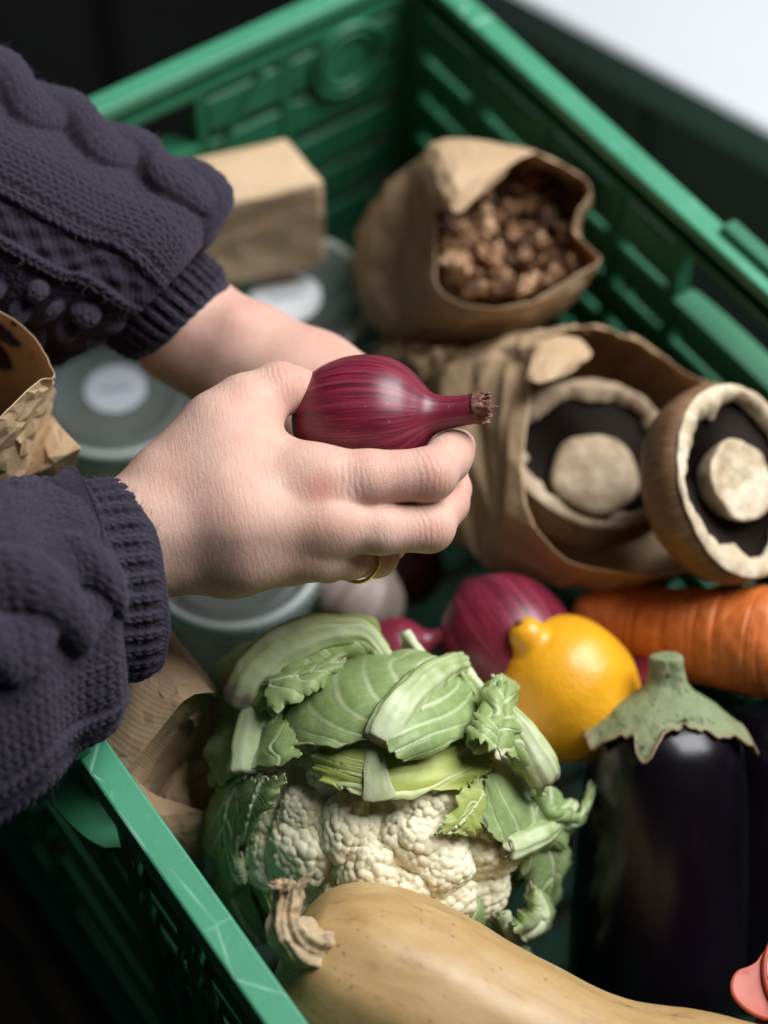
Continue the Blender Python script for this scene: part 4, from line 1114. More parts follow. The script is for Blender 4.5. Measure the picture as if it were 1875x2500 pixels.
# ------------------------------------------------------------------ walnuts in the bag
import bmesh
def ico(sub):
    bm = bmesh.new(); bmesh.ops.create_icosphere(bm, subdivisions=sub, radius=1.0)
    V = np.array([v.co[:] for v in bm.verts]); Fc = np.array([[v.index for v in f.verts] for f in bm.faces]); bm.free()
    return V, Fc
IV, IF = ico(4)
wn = []
for i in range(6):
    f1, f2 = worley(IV, 1.7, 100 + i); h = np.minimum(f2 - f1, .45)
    V = IV * (0.70 + 0.75 * h + 0.32 * noise(IV, 2.4, i) + 0.16 * noise(IV, 6, i + 9))[:, None]
    V[:, 2] *= 0.62; V[:, 0] *= 1.25 if i % 2 else 1.0
    if i >= 3: V[:, 1] *= 0.6
    me = make_mesh('walnut_piece', V * 0.0068, IF); me.materials.append(m_walnut); wn.append(me)
rg = random.Random(4)
poly = [(1085, 515), (1160, 490), (1260, 415), (1330, 420), (1410, 480), (1390, 560), (1425, 620), (1390, 665), (1260, 718), (1095, 700)]
def inside(x, y):
    r = False
    for i in range(len(poly)):
        x0, y0 = poly[i]; x1, y1 = poly[i - 1]
        if (y0 > y) != (y1 > y) and x < (x1 - x0) * (y - y0) / (y1 - y0) + x0: r = not r
    return r
pl = []
tries = 0
while len(pl) < 120 and tries < 6000:
    tries += 1
    x, y = rg.uniform(1075, 1430), rg.uniform(410, 720)
    if not inside(x, y): continue
    layer = len(pl) // 60
    if any((x - a) ** 2 + (y - b) ** 2 < 19 ** 2 and l == layer for a, b, l in pl): continue
    pl.append((x, y, layer))
for x, y, layer in pl:
    d = 1.060 - 0.052 * (y - 410) / 310 - 0.011 * layer + rg.uniform(-.003, .003)
    o = link('walnut_piece', wn[rg.randrange(6)], None)
    o.location = at(x, y, d); o.rotation_euler = (rg.uniform(0, 6.3), rg.uniform(0, 6.3), rg.uniform(0, 6.3))
    s_ = rg.uniform(.45, 1.05); o.scale = (s_, s_, s_)
    tag(o, 'shelled brown walnut piece in the open paper bag', 'walnut', 'walnut pieces in the paper bag')
# ------------------------------------------------------------------ person: two hands in a knitted jumper
m = MB('skin'); co = m.co()
pink = m.attr('pink'); ax_ = m.attr('axial'); cr = m.attr('crease')
mott = m.noise(co, 70, 4, 0.6)
col = m.mix(m.g(mott, 0.3, 0.7), (0.62, 0.375, 0.285), (0.70, 0.465, 0.37))
col = m.mix(m.math('MULTIPLY', m.g(m.noise(co, 32, 4, 0.6), 0.45, 0.70), 0.35), col, (0.60, 0.29, 0.225))
col = m.mix(m.math('MULTIPLY', pink, 0.80), col, (0.56, 0.20, 0.155))
col = m.mix(m.math('MULTIPLY', m.g(m.noise(co, 900, 2), 0.66, 0.74), 0.18), col, (0.42, 0.20, 0.14))
cells = m.vor(m.mapping(co, (1, 1, 1)), 1150, 'DISTANCE_TO_EDGE')
lines = m.noise(m.mapping(m.attr('along', 'Color'), (900, 160, 160)), 1.0, 3, 0.6, 0.3)
folds = m.node('ShaderNodeMath', operation='SINE'); m.set(folds, 0, m.math('ADD', m.math('MULTIPLY', ax_, 2600.0), m.math('MULTIPLY', m.noise(co, 160, 2), 9.0)))
h = m.math('ADD', m.math('MULTIPLY', m.g(cells, 0.0, 0.12), 0.35), m.math('MULTIPLY', lines, 1.1))
nb1 = m.bump(h, 0.00040, 0.70)
nb2 = m.bump(m.math('MULTIPLY', folds.outputs[0], cr), 0.0004, 0.28, nb1)
m_skin = m.done(col, m.math('ADD', m.math('MULTIPLY', m.noise(co, 200, 2), 0.15), 0.40), nb2, Subsurface_Weight=0.15, Specular_IOR_Level=0.40)
m.b.inputs['Subsurface Radius'].default_value = (0.0045, 0.0016, 0.0009)
m.b.inputs['Subsurface Scale'].default_value = 1.0
m = MB('fingernail'); m_nail = m.done((0.60, 0.36, 0.29), 0.25, Subsurface_Weight=0.1)
m = MB('gold'); m_gold = m.done((0.80, 0.50, 0.13), 0.20, Metallic=1.0)

def hand(name, palm, fingers, thumb, bumps, h, kpalm=0.010, kjoin=0.008, knuckles=(), spots=(), axis=None, parent=None, box=0.012):
    def cv(q): return at(q[0], q[1], q[2]).astype(np.float32), r3(q[3], q[2])
    def seg(ch): return [(*cv(a), *cv(b)) for a, b in zip(ch[:-1], ch[1:])]
    pal = [s for ch in palm for s in seg(ch)]; fin = [seg(ch) for ch in fingers]; thu = seg(thumb)
    allp = np.array([p for g_ in [pal, thu] + fin for s in g_ for p in (s[0], s[2])])
    rmax = max(max(s[1], s[3]) for g_ in [pal, thu] + fin for s in g_)
    lo = allp.min(0) - rmax - box * .3; hi = allp.max(0) + rmax + box * .3
    bmp = [(at(*b[:3]), r3(b[3], b[2]), b[4]) for b in bumps]
    def f(p):
        P_ = None
        for a, ra, b, rb in pal:
            d = sd_cone(p, a, b, ra, rb); P_ = d if P_ is None else smin(P_, d, kpalm)
        T_ = None
        for a, ra, b, rb in thu:
            d = sd_cone(p, a, b, ra, rb); T_ = d if T_ is None else smin(T_, d, 0.004)
        F_ = None
        for fg in fin:
            G = None
            for a, ra, b, rb in fg:
                d = sd_cone(p, a, b, ra, rb); G = d if G is None else smin(G, d, 0.0035)
            F_ = G if F_ is None else smin(F_, G, 0.0011)
        r = smin(smin(P_, F_, kjoin), T_, 0.012)
        for c, rad, amp in bmp:
            r = r - amp * np.exp(-((p - c) ** 2).sum(-1) / (rad * rad))
        return r
    V, Q = surface_nets(f, lo, hi, h)
    V = smooth_mesh(V, Q, 4, 0.5)
    pk_ = np.zeros(len(V)); axl = np.zeros(len(V)); crs = np.zeros(len(V))
    for q, dirpx, rad in knuckles:
        c = at(*q[:3]); d = nrm(at(q[0] + dirpx[0], q[1] + dirpx[1], q[2] + dirpx[2]) - c)
        w = np.exp(-((V - c) ** 2).sum(1) / rad ** 2)
        m_ = w > crs; axl[m_] = ((V - c) @ d)[m_]; crs = np.maximum(crs, w)
    for q, rad, s in spots:
        pk_ = np.maximum(pk_, s * np.exp(-((V - at(*q)) ** 2).sum(1) / rad ** 2))
    A0, A1 = axis
    x_, y_, a_ = frame(at(*A1) - at(*A0), VIEW)
    al = np.stack([(V - at(*A0)) @ a_, (V - at(*A0)) @ x_, (V - at(*A0)) @ y_], 1)
    o = obj(name, V, Q, m_skin, parent, attrs={'pink': pk_, 'axial': axl, 'crease': crs * (crs > .15), 'along': al})
    return o

person = empty('person', at(-420, 1300, 0.80), 'person in a purple navy cable knit jumper holding the onion with both hands', 'person')
near = hand('hand',
    palm=[[(150, 1350, .785, 112), (345, 1262, .797, 98), (560, 1205, .793, 98), (770, 1166, .794, 72)],
          [(200, 1400, .785, 100), (375, 1300, .793, 92), (590, 1280, .788, 88), (800, 1272, .791, 70)],
          [(220, 1430, .790, 95), (392, 1362, .798, 74), (590, 1352, .795, 82), (770, 1345, .799, 64)],
          [(392, 1368, .806, 66), (560, 1374, .806, 68), (715, 1362, .812, 58)],
          [(420, 1190, .802, 84), (560, 1120, .803, 100), (690, 1130, .802, 66)]],
    fingers=[[(770, 1166, .794, 74), (900, 1166, .793, 66), (1050, 1158, .797, 63), (1092, 1122, .812, 55), (1106, 1103, .818, 49), (1118, 1090, .829, 44)],
             [(800, 1280, .793, 70), (930, 1292, .795, 60), (1048, 1286, .803, 60), (1090, 1228, .820, 53), (1100, 1195, .828, 48), (1102, 1160, .838, 42)],
             [(770, 1345, .800, 64), (850, 1358, .808, 55), (918, 1356, .824, 52), (945, 1322, .846, 47), (950, 1280, .858, 42)],
             [(715, 1362, .814, 55), (800, 1372, .832, 48), (845, 1355, .848, 45), (860, 1310, .858, 40)]],
    thumb=[(430, 1160, .803, 92), (540, 1050, .808, 96), (600, 1000, .812, 84), (682, 948, .818, 61), (728, 953, .822, 50), (742, 958, .823, 43)],
    bumps=[((1056, 1150, .786, 60, .0010)), ((1050, 1300, .793, 55, .0010)), ((780, 1185, .781, 70, .0008)), ((800, 1275, .778, 60, .0007)),
           ((690, 935, .808, 40, .0010)), ((660, 1245, .775, 60, .0004)), ((430, 1400, .790, 60, .0004))],
    h=0.00085,
    knuckles=[((1058, 1158, .790), (60, -8, 0.004), .0085), ((1052, 1290, .795), (60, -10, .005), .0085), ((850, 1180, .785), (60, 0, 0), .0075), ((690, 935, .810), (60, 0, .004), .008)],
    spots=[((940, 1150, .785), .02, .22), ((600, 1010, .80), .02, .22), ((560, 1300, .775), .022, .15), ((782, 1188, .783), .0075, 1.0), ((1060, 1160, .788), .0085, .62), ((1050, 1300, .795), .0085, .55), ((1122, 1080, .815), .010, .55), ((1100, 1200, .815), .010, .45),
           ((730, 930, .808), .012, .45), ((800, 1280, .780), .009, .35), ((690, 1055, .80), .008, .5), ((900, 1360, .81), .012, .4)],
    axis=((330, 1300, .797), (1000, 1170, .795)), parent=person)
near['label'] = 'hand with a gold ring, its back to the viewer'
far = hand('hand',
    palm=[[(330, 700, .905, 118), (460, 790, .905, 122), (610, 872, .898, 122), (760, 940, .890, 124), (860, 985, .882, 112)],
          [(420, 850, .905, 78), (600, 960, .898, 80), (780, 1040, .890, 90)]],
    fingers=[[(860, 970, .88, 85), (960, 1060, .872, 58), (985, 1130, .862, 52), (960, 1180, .855, 46)],
             [(850, 1000, .88, 80), (930, 1110, .880, 60), (960, 1190, .868, 52), (930, 1230, .860, 46)],
             [(820, 1040, .885, 75), (880, 1160, .885, 58), (900, 1230, .875, 50), (880, 1260, .866, 45)],
             [(790, 1060, .888, 68), (820, 1180, .890, 50), (840, 1240, .882, 44), (830, 1270, .875, 40)]],
    thumb=[(700, 950, .885, 90), (740, 1040, .872, 66), (760, 1090, .864, 56), (790, 1110, .858, 46)],
    bumps=[((575, 770, .880, 45, .0022))],
    h=0.0012, spots=[((760, 900, .87), .03, .35), ((575, 770, .88), .02, .25)], axis=((400, 750, .905), (800, 950, .89)), parent=person)
far['label'] = 'hand reaching in behind the onion'
# thumb nail
nc = at(742, 930, .8175); na = nrm(RIGHT * .75 + UP * .25 - VIEW * .3); nn = nrm(VIEW * .55 + UP * .78 + RIGHT * .25)
nb_ = np.cross(nn, na); na = np.cross(nb_, nn); k = 16; P = []
for i in np.linspace(-1, 1, k):
    for j in np.linspace(-1, 1, k):
        q = math.sqrt(max(0, 1 - min(1, abs(i)) ** 4)); P.append(nc + na * i * .0046 + nb_ * j * .0036 * (0.35 + .65 * q) + nn * (.0006 - .0016 * j * j))
o = obj('thumbnail', np.array(P), grid_faces(k, k), m_nail, near); solidify(o, .0005)
# gold ring
rc = at(872, 1362, .812); rax = nrm(at(918, 1358, .828) - at(850, 1362, .806))
x_, y_, a_ = frame(rax); n1, n2 = 72, 10; P = []
for i in range(n1):
    a = 2 * math.pi * i / n1; d_ = math.cos(a) * x_ + math.sin(a) * y_
    for j in range(n2):
        b = 2 * math.pi * j / n2
        P.append(rc + d_ * (.0097 + .0008 * math.cos(b)) + a_ * .0013 * math.sin(b))
ring = obj('ring', np.array(P), grid_faces(n1, n2, True, True), m_gold, person); ring['label'] = 'thin gold band on the ring finger'

# ------------------------------------------------------------------ knitted sleeves
m = MB('purple_wool'); co = m.co()
ply = m.wave(m.uv(), 190.0, 1.5, 2.0, 2.0, 'DIAGONAL')
fz = m.noise(co, 1500, 3, 0.7)
col = m.mix(m.g(fz, 0.3, 0.7), (0.0115, 0.0090, 0.0160), (0.044, 0.036, 0.055))
col = m.mix(m.math('MULTIPLY', m.g(m.noise(co, 60, 3), 0.4, 0.7), 0.35), col, (0.026, 0.022, 0.035))
m_wool = m.done(col, 0.92, m.bump(m.math('ADD', fz, m.math('MULTIPLY', ply, 0.4)), 0.0006, 0.8), Sheen_Weight=0.16, Specular_IOR_Level=0.15)
m.b.inputs['Sheen Roughness'].default_value = 0.6
m.b.inputs['Sheen Tint'].default_value = (0.58, 0.52, 0.66, 1)
m = MB('wool_fuzz'); m_fuzz = m.done((0.06, 0.055, 0.09), 0.9)

SW = 0.0050; SH = 0.0041            # one stitch
def vstitch(c, r):
    x = c - np.floor(c) - 0.5; ax = np.abs(x)
    s = r - 1.15 * ax; s = s - np.floor(s) - 0.5
    return np.sqrt(np.clip(1 - (2 * s) ** 2, 0, 1)) * np.sqrt(np.clip(1 - ((ax - 0.26) / 0.27) ** 2, 0, 1))
def purl(c, r):
    x = c + 0.5 * (np.floor(r) % 2); x = x - np.floor(x) - 0.5
    s = r + 0.6 * x * x; s = s - np.floor(s) - 0.5
    return np.sqrt(np.clip(1 - (2 * s) ** 2, 0, 1)) * (0.55 + 0.45 * np.cos(2 * math.pi * x))
def knit_height(th, L, ncol, cuff, off, bobbles=True):
    """th 0..1 round the arm, L metres from the cuff seam"""
    c = th * ncol; r = L / SH
    v = vstitch(c, r)
    rib = np.cos(2 * math.pi * c / 2.0)                           # cuff: one knit, one purl
    h_cuff = 0.0010 * smooth01(rib, -0.5, 0.6) + 0.0009 * np.where(rib > -0.1, v, 0.6 * purl(c, r))
    z = (th + off) % 0.5 / 0.5                                    # the pattern is repeated twice round
    h = 0.0004 * purl(c, r) + 0.0006 * v
    # rope cable
    x = (z - 0.18) * ncol * 0.5 * SW; per = 0.062; ph = 2 * math.pi * L / per
    w = 0.0125; A_ = 0.0108
    r1 = np.sqrt(np.clip(1 - ((x - A_ * np.cos(ph)) / w) ** 2, 0, 1)) * (0.0066 + 0.0026 * np.sin(ph))
    r2_ = np.sqrt(np.clip(1 - ((x + A_ * np.cos(ph)) / w) ** 2, 0, 1)) * (0.0066 - 0.0026 * np.sin(ph))
    sl = np.where(r1 > r2_, -A_ * np.sin(ph), A_ * np.sin(ph)) * 2 * math.pi / per
    cab = np.maximum(r1, r2_)
    cv_ = vstitch((x - np.where(r1 > r2_, 1, -1) * A_ * np.cos(ph)) / SW + 0.5, r)
    h = np.where(cab > 0.0004, np.maximum(h, cab + 0.0009 * cv_ * np.minimum(1, cab / .002)), h)
    # plain knit band, ribs, moss, bobbles
    band = (z > 0.38) & (z < 0.50); h = np.where(band, 0.0010 * v + 0.0004, h)
    cord = ((z > 0.515) & (z < 0.545)) | ((z > 0.635) & (z < 0.665))
    h = np.where(cord, 0.0018 + 0.0010 * v, h)
    moss = (z >= 0.545) & (z <= 0.635); h = np.where(moss, 0.0013 * (0.5 + 0.5 * np.sin(math.pi * c) * np.sin(math.pi * r * .5)), h)
    zb = (z - 0.68) * ncol * 0.5 * SW; lb = 0.0150
    row = np.floor(L / lb); q = L / lb - row - 0.5
    best = np.zeros_like(th)
    for k_ in (0.0105, 0.0260):
        xx = zb - k_ - 0.0035 * np.where(row % 2 == 0, 1, -1)
        d2 = ((xx + 0.0022 * np.sin(row * 4.1 + k_ * 900)) ** 2 + ((q + 0.10 * np.sin(row * 2.3 + k_ * 500)) * lb) ** 2) / (0.0060 + 0.0007 * np.sin(row * 5.7 + k_ * 300)) ** 2
        best = np.maximum(best, np.sqrt(np.clip(1 - d2, 0, 1)))
    bob = (z > 0.67) & bobbles
    h = np.where(bob, np.maximum(h, 0.0058 * best + 0.0008 * v * (best > 0.1)), h)
    return np.where(cuff, h_cuff, h), v
def sleeve(name, rings_, n_th, n_tau, cuff_rows, ncol, off, seed, fuzz_n, lump, bobbles=True):
    """rings_: (centre, a, b, cuff?)"""
    th = np.linspace(0, 1, n_th, endpoint=False); ang = th * 2 * math.pi
    C_ = np.array([r[0] for r in rings_]); A_ = np.array([r[1] for r in rings_]); B_ = np.array([r[2] for r in rings_])
    # arc-length parameter so that the stitches keep their size
    K_ = 600
    Cc, Aa, Bb = catmull(C_, K_), catmull(A_, K_), catmull(B_, K_)
    side = Cc + Bb; seg = np.linalg.norm(np.diff(side, axis=0), axis=1) ; L = np.r_[0, np.cumsum(seg)]
    knots = np.linspace(0, 1, K_); Ls = np.linspace(0, L[-1], n_tau); u = np.interp(Ls, L, knots)
    ip = lambda M_: np.stack([np.interp(u, knots, M_[:, k]) for k in range(3)], 1)
    Cc, Aa, Bb = ip(Cc), ip(Aa), ip(Bb)
    P = Cc[:, None] + np.cos(ang)[None, :, None] * Aa[:, None] + np.sin(ang)[None, :, None] * Bb[:, None]
    rk = u * (len(rings_) - 1)
    cuffm = rk < cuff_rows
    N = grid_normals(P, False, True)
    if ((P[n_tau // 2] - Cc[n_tau // 2]) * N[n_tau // 2]).sum() < 0: N = -N
    soft = smooth01(rk, cuff_rows - 0.2, cuff_rows + 0.9)[:, None]
    P = P + N * (soft * (lump * fbm(P, 17, 2, seed)))[..., None]
    P = P + N * (0.0006 * (1 - soft) * noise(P, 90, seed + 3))[..., None]
    TH, LL = np.meshgrid(th, Ls, indexing='xy')
    jit = noise(P, 60, seed + 8) * 0.0007
    h, v = knit_height(TH, LL + jit, ncol, np.broadcast_to(cuffm[:, None], TH.shape), off, bobbles)
    N = grid_normals(P, False, True)
    if ((P[n_tau // 2] - Cc[n_tau // 2]) * N[n_tau // 2]).sum() < 0: N = -N
    h = h * 1.45 * smooth01(rk, 2.7, 3.5)[:, None]
    h = h * (1 - 0.75 * smooth01(rk, cuff_rows - .1, cuff_rows + .4) * (1 - smooth01(rk, cuff_rows + 1.2, cuff_rows + 2.6)))[:, None]
    P = P + N * h[..., None]
    uvs = np.stack([TH * ncol * SW, LL], -1).reshape(-1, 2)
    o = obj(name, P.reshape(-1, 3), grid_faces(n_tau, n_th, False, True), m_wool, person, uv=uvs)
    rg = np.random.default_rng(seed)
    i0 = int(n_tau * 0.08)
    ii = rg.integers(i0, n_tau - 2, fuzz_n); jj = rg.integers(0, n_th, fuzz_n)
    p0 = P[ii, jj]; nn = N[ii, jj]; t1 = nrm(rg.normal(size=(fuzz_n, 3))); t1 = nrm(t1 - nn * (t1 * nn).sum(1, keepdims=True))
    Ln = (0.0015 + 0.0030 * rg.random(fuzz_n) ** 2)[:, None] * np.where(rg.random((fuzz_n, 1)) < 0.04, 2.6, 1.0)
    w = nrm(np.cross(t1, nn)) * 0.000055
    mid = p0 + nn * Ln * 0.45 + t1 * Ln * 0.35; end = p0 + nn * Ln * (0.55 + 0.3 * rg.random((fuzz_n, 1))) + t1 * Ln * 1.0 + nrm(rg.normal(size=(fuzz_n, 3))) * Ln * .3
    V = np.stack([p0 - w, p0 + w, mid + w, mid - w, end + w * .4, end - w * .4], 1).reshape(-1, 3)
    b_ = np.arange(fuzz_n)[:, None] * 6
    Fz = np.vstack([b_ + [0, 1, 2, 3], b_ + [3, 2, 4, 5]])
    fo = obj('wool_fuzz', V, Fz, m_fuzz, o); tag(fo, kind='stuff')
    return o
def vec(r, u_, v_): return RIGHT * r + UP * u_ + VIEW * v_

# near sleeve
cu = at(343, 1412, .800); nA = vec(-.0052, .0375, 0.004); nB = vec(.0125, .002, .0285)
nn = nrm(vec(.90, .08, -.40))
S = lambda k, c, f=1.0, g=None: (c, nA * f, nB * (g or f))
rings_n = [S(0, cu - nn * .016, .86), S(0, cu - nn * .004, .88), S(0, cu + nn * .0012, .955), S(0, cu - nn * .003, 1.01), S(0, cu - nn * .016, 1.0), S(0, cu - nn * .029, .98), S(0, cu - nn * .033, 1.04),
           (cu - nn * .020 + vec(0, -.003, 0), nA * 1.20, nB * 1.24), (cu - nn * .024 + vec(0, -.006, 0), nA * 1.30, nB * 1.42), (cu - nn * .040 + vec(0, -.009, 0), nA * 1.34, nB * 1.55),
           (at(62, 1535, .772), vec(-.006, .0535, .004), vec(.014, .004, .049)), (at(-30, 1572, .768), vec(-.010, .0585, .004), vec(.014, .006, .051)),
           (at(-140, 1612, .764), vec(-.014, .0630, .004), vec(.014, .006, .053)), (at(-290, 1665, .760), vec(-.016, .066, .004), vec(.014, .006, .055)), (at(-480, 1740, .756), vec(-.016, .066, .004), vec(.014, .006, .055))]
s1 = sleeve('sleeve', rings_n, 680, 600, 6.0, 64, 0.36, 17, 16000, 0.0042, False)
s1['label'] = 'purple navy cable knit sleeve with ribbed cuff above the crate rim'
# far sleeve
cu = at(452, 786, .905); nA = vec(.0200, .0180, 0.002); nB = vec(.0040, -.0045, .0245)
nn = nrm(vec(.74, -.60, -.20))
rings_f = [S(0, cu - nn * .014, .87), S(0, cu - nn * .004, .90), S(0, cu + nn * .001, .96), S(0, cu - nn * .003, 1.01), S(0, cu - nn * .016, 1.03), S(0, cu - nn * .030, 1.05), S(0, cu - nn * .034, 1.12),
           (cu - nn * .023, nA * 1.42, nB * 1.45), (cu - nn * .028, nA * 1.62, nB * 1.65), (cu - nn * .042, nA * 1.78, nB * 1.85),
           (at(205, 626, .90), vec(.0290, .0380, 0), vec(.004, -.006, .046)), (at(90, 562, .895), vec(.0255, .0405, 0), vec(.003, -.006, .048)), (at(-40, 492, .89), vec(.0235, .0425, 0), vec(.003, -.006, .05)),
           (at(-220, 395, .885), vec(.021, .045, 0), vec(.003, -.006, .052)), (at(-450, 265, .88), vec(.02, .046, 0), vec(.003, -.006, .052))]
s2 = sleeve('sleeve', rings_f, 560, 480, 6.0, 64, 0.045, 29, 8000, 0.0030)
s2['label'] = 'purple navy cable knit sleeve with bobbles over the paper packet'
# ------------------------------------------------------------------ cauliflower
m = MB('cauliflower_curd'); co = m.co()
gr = m.vor(co, 1.0, 'SMOOTH_F1')
fine = m.vor(m.mapping(co, (1, 1, 1)), 620, 'SMOOTH_F1')
col = m.mix(m.g(m.noise(co, 55, 4), 0.35, 0.7), (0.86, 0.795, 0.545), (0.90, 0.85, 0.645))
tan_ = m.g(m.noise(co, 38, 3, 0.6), 0.60, 0.72)
col = m.mix(m.math('MULTIPLY', tan_, 0.75), col, (0.58, 0.38, 0.20))
col = m.mix(m.attr('groove'), col, (0.74, 0.64, 0.39))
m_curd = m.done(col, 0.6, m.bump(fine, 0.0005, 0.4), Subsurface_Weight=0.25, Specular_IOR_Level=0.3)
m.b.inputs['Subsurface Radius'].default_value = (0.003, 0.002, 0.001)
m = MB('cauliflower_leaf'); co = m.co()
vein = m.attr('vein'); yel = m.attr('yellow'); dry = m.attr('dry')
col = m.mix(m.g(m.noise(co, 60, 5, 0.65), 0.3, 0.7), (0.190, 0.280, 0.090), (0.325, 0.425, 0.180))
col = m.mix(m.math('MULTIPLY', m.g(m.noise(co, 28, 3), 0.5, 0.7), 0.35), col, (0.150, 0.235, 0.110))
col = m.mix(yel, col, m.mix(m.noise(co, 80, 3), (0.36, 0.43, 0.075), (0.50, 0.55, 0.14)))
col = m.mix(vein, col, (0.68, 0.73, 0.48))
netv = m.vor(co, 190, 'DISTANCE_TO_EDGE')
col = m.mix(m.math('MULTIPLY', m.g(netv, 0.06, 0.0), 0.14), col, (0.45, 0.52, 0.28))
col = m.mix(m.math('MULTIPLY', m.g(m.noise(co, 520, 2), 0.72, 0.77), 0.5), col, (0.10, 0.09, 0.04))
col = m.mix(dry, col, m.mix(m.noise(co, 300, 4, 0.7), (0.12, 0.085, 0.05), (0.46, 0.40, 0.30)))
m_leaf = m.done(col, m.math('ADD', m.math('MULTIPLY', m.noise(co, 90, 3), 0.2), 0.36), m.bump(m.math('ADD', m.noise(co, 150, 4), m.math('MULTIPLY', m.g(netv, 0.0, 0.12), 0.12)), 0.0005, 0.45), Specular_IOR_Level=0.4)
translucent(m_leaf, 0.14, (0.40, 0.55, 0.10))

CC = np.array(at(936, 1988, 0.876)); CR = 0.0630
cau = empty('cauliflower', CC + np.array([0, 0, -CR]), 'creamy cauliflower head wrapped in trimmed green leaves', 'cauliflower')
CV, CF = ico(6)
def floret_mesh(seed):
    rg = np.random.default_rng(seed)
    npt = 250
    i = np.arange(npt); ph = np.arccos(1 - 2 * (i + .5) / npt); tt = math.pi * (1 + 5 ** .5) * i
    pts = nrm(np.stack([np.cos(tt) * np.sin(ph), np.sin(tt) * np.sin(ph), np.cos(ph)], 1) + rg.normal(size=(npt, 3)) * 0.06)
    size = 0.135 + 0.06 * rg.random(npt)
    dots = np.clip(CV @ pts.T, -1, 1); ang = np.arccos(dots)
    hgt = np.sqrt(np.clip(1 - (ang / size[None]) ** 2, 0, 1)) * size[None] * 0.66
    b = hgt.max(1)
    npt2 = 520; i = np.arange(npt2); ph = np.arccos(1 - 2 * (i + .5) / npt2); tt = math.pi * (1 + 5 ** .5) * i
    p2 = nrm(np.stack([np.cos(tt) * np.sin(ph), np.sin(tt) * np.sin(ph), np.cos(ph)], 1) + rg.normal(size=(npt2, 3)) * 0.045)
    a2 = np.arccos(np.clip((CV @ p2.T).max(1), -1, 1)); b2 = np.sqrt(np.clip(1 - (a2 / 0.105) ** 2, 0, 1)) * 0.012
    V = CV * (0.86 + b + b2 + 0.13 * noise(CV, 1.6, seed) + 0.05 * noise(CV, 3.4, seed + 2))[:, None]
    V[:, 2] *= 0.90
    gv = np.clip(1 - b / 0.065, 0, 1) ** 1.5 * 0.7
    me = make_mesh('floret', V, CF, attrs={'groove': gv}); me.materials.append(m_curd)
    return me
FM = [floret_mesh(60 + i) for i in range(4)]
# florets packed over the upper half of the head; up axis of the head tips towards the viewer
hax = nrm(VIEW * 0.72 + UP * 0.42 + np.array([0, 0, 0.45]))
hx, hy, hz = frame(hax)
rg = np.random.default_rng(12)
NF = 60; cnt = 0; offc = OFF[cau]
for i in range(NF):
    cz_ = 1 - (i + 0.4) / NF * 1.45
    if cz_ < -0.5: break
    sz_ = math.sqrt(max(0, 1 - cz_ * cz_)); a = i * 2.39996 + rg.normal() * .05
    dirn = nrm(hx * sz_ * math.cos(a) + hy * sz_ * math.sin(a) + hz * cz_ + rg.normal(size=3) * 0.035)
    s = 0.0128 + 0.0036 * rg.random()
    p = CC + dirn * (CR - s * 0.55 + rg.normal() * .0012)
    o = link('floret', FM[i % 4], None, cau)
    o.location = Vector(p - offc)
    q = Vector(dirn).to_track_quat('Z', 'Y'); o.rotation_mode = 'QUATERNION'
    from mathutils import Quaternion
    o.rotation_quaternion = q @ Quaternion((0, 0, 1), rg.random() * 6.28)
    o.scale = (s * (1 + .12 * rg.normal()), s * (1 + .12 * rg.normal()), s * .92)
V = IV * (CR - .0065)
obj('heart', V + CC, IF, m_curd, cau, attrs={'groove': np.full(len(V), .9)})
lathe_obj('stump', [(0, -.075), (.018, -.075), (.020, -.07), (.022, -.045), (.030, -.030)], 40, CC, hax, m_leaf, cau)

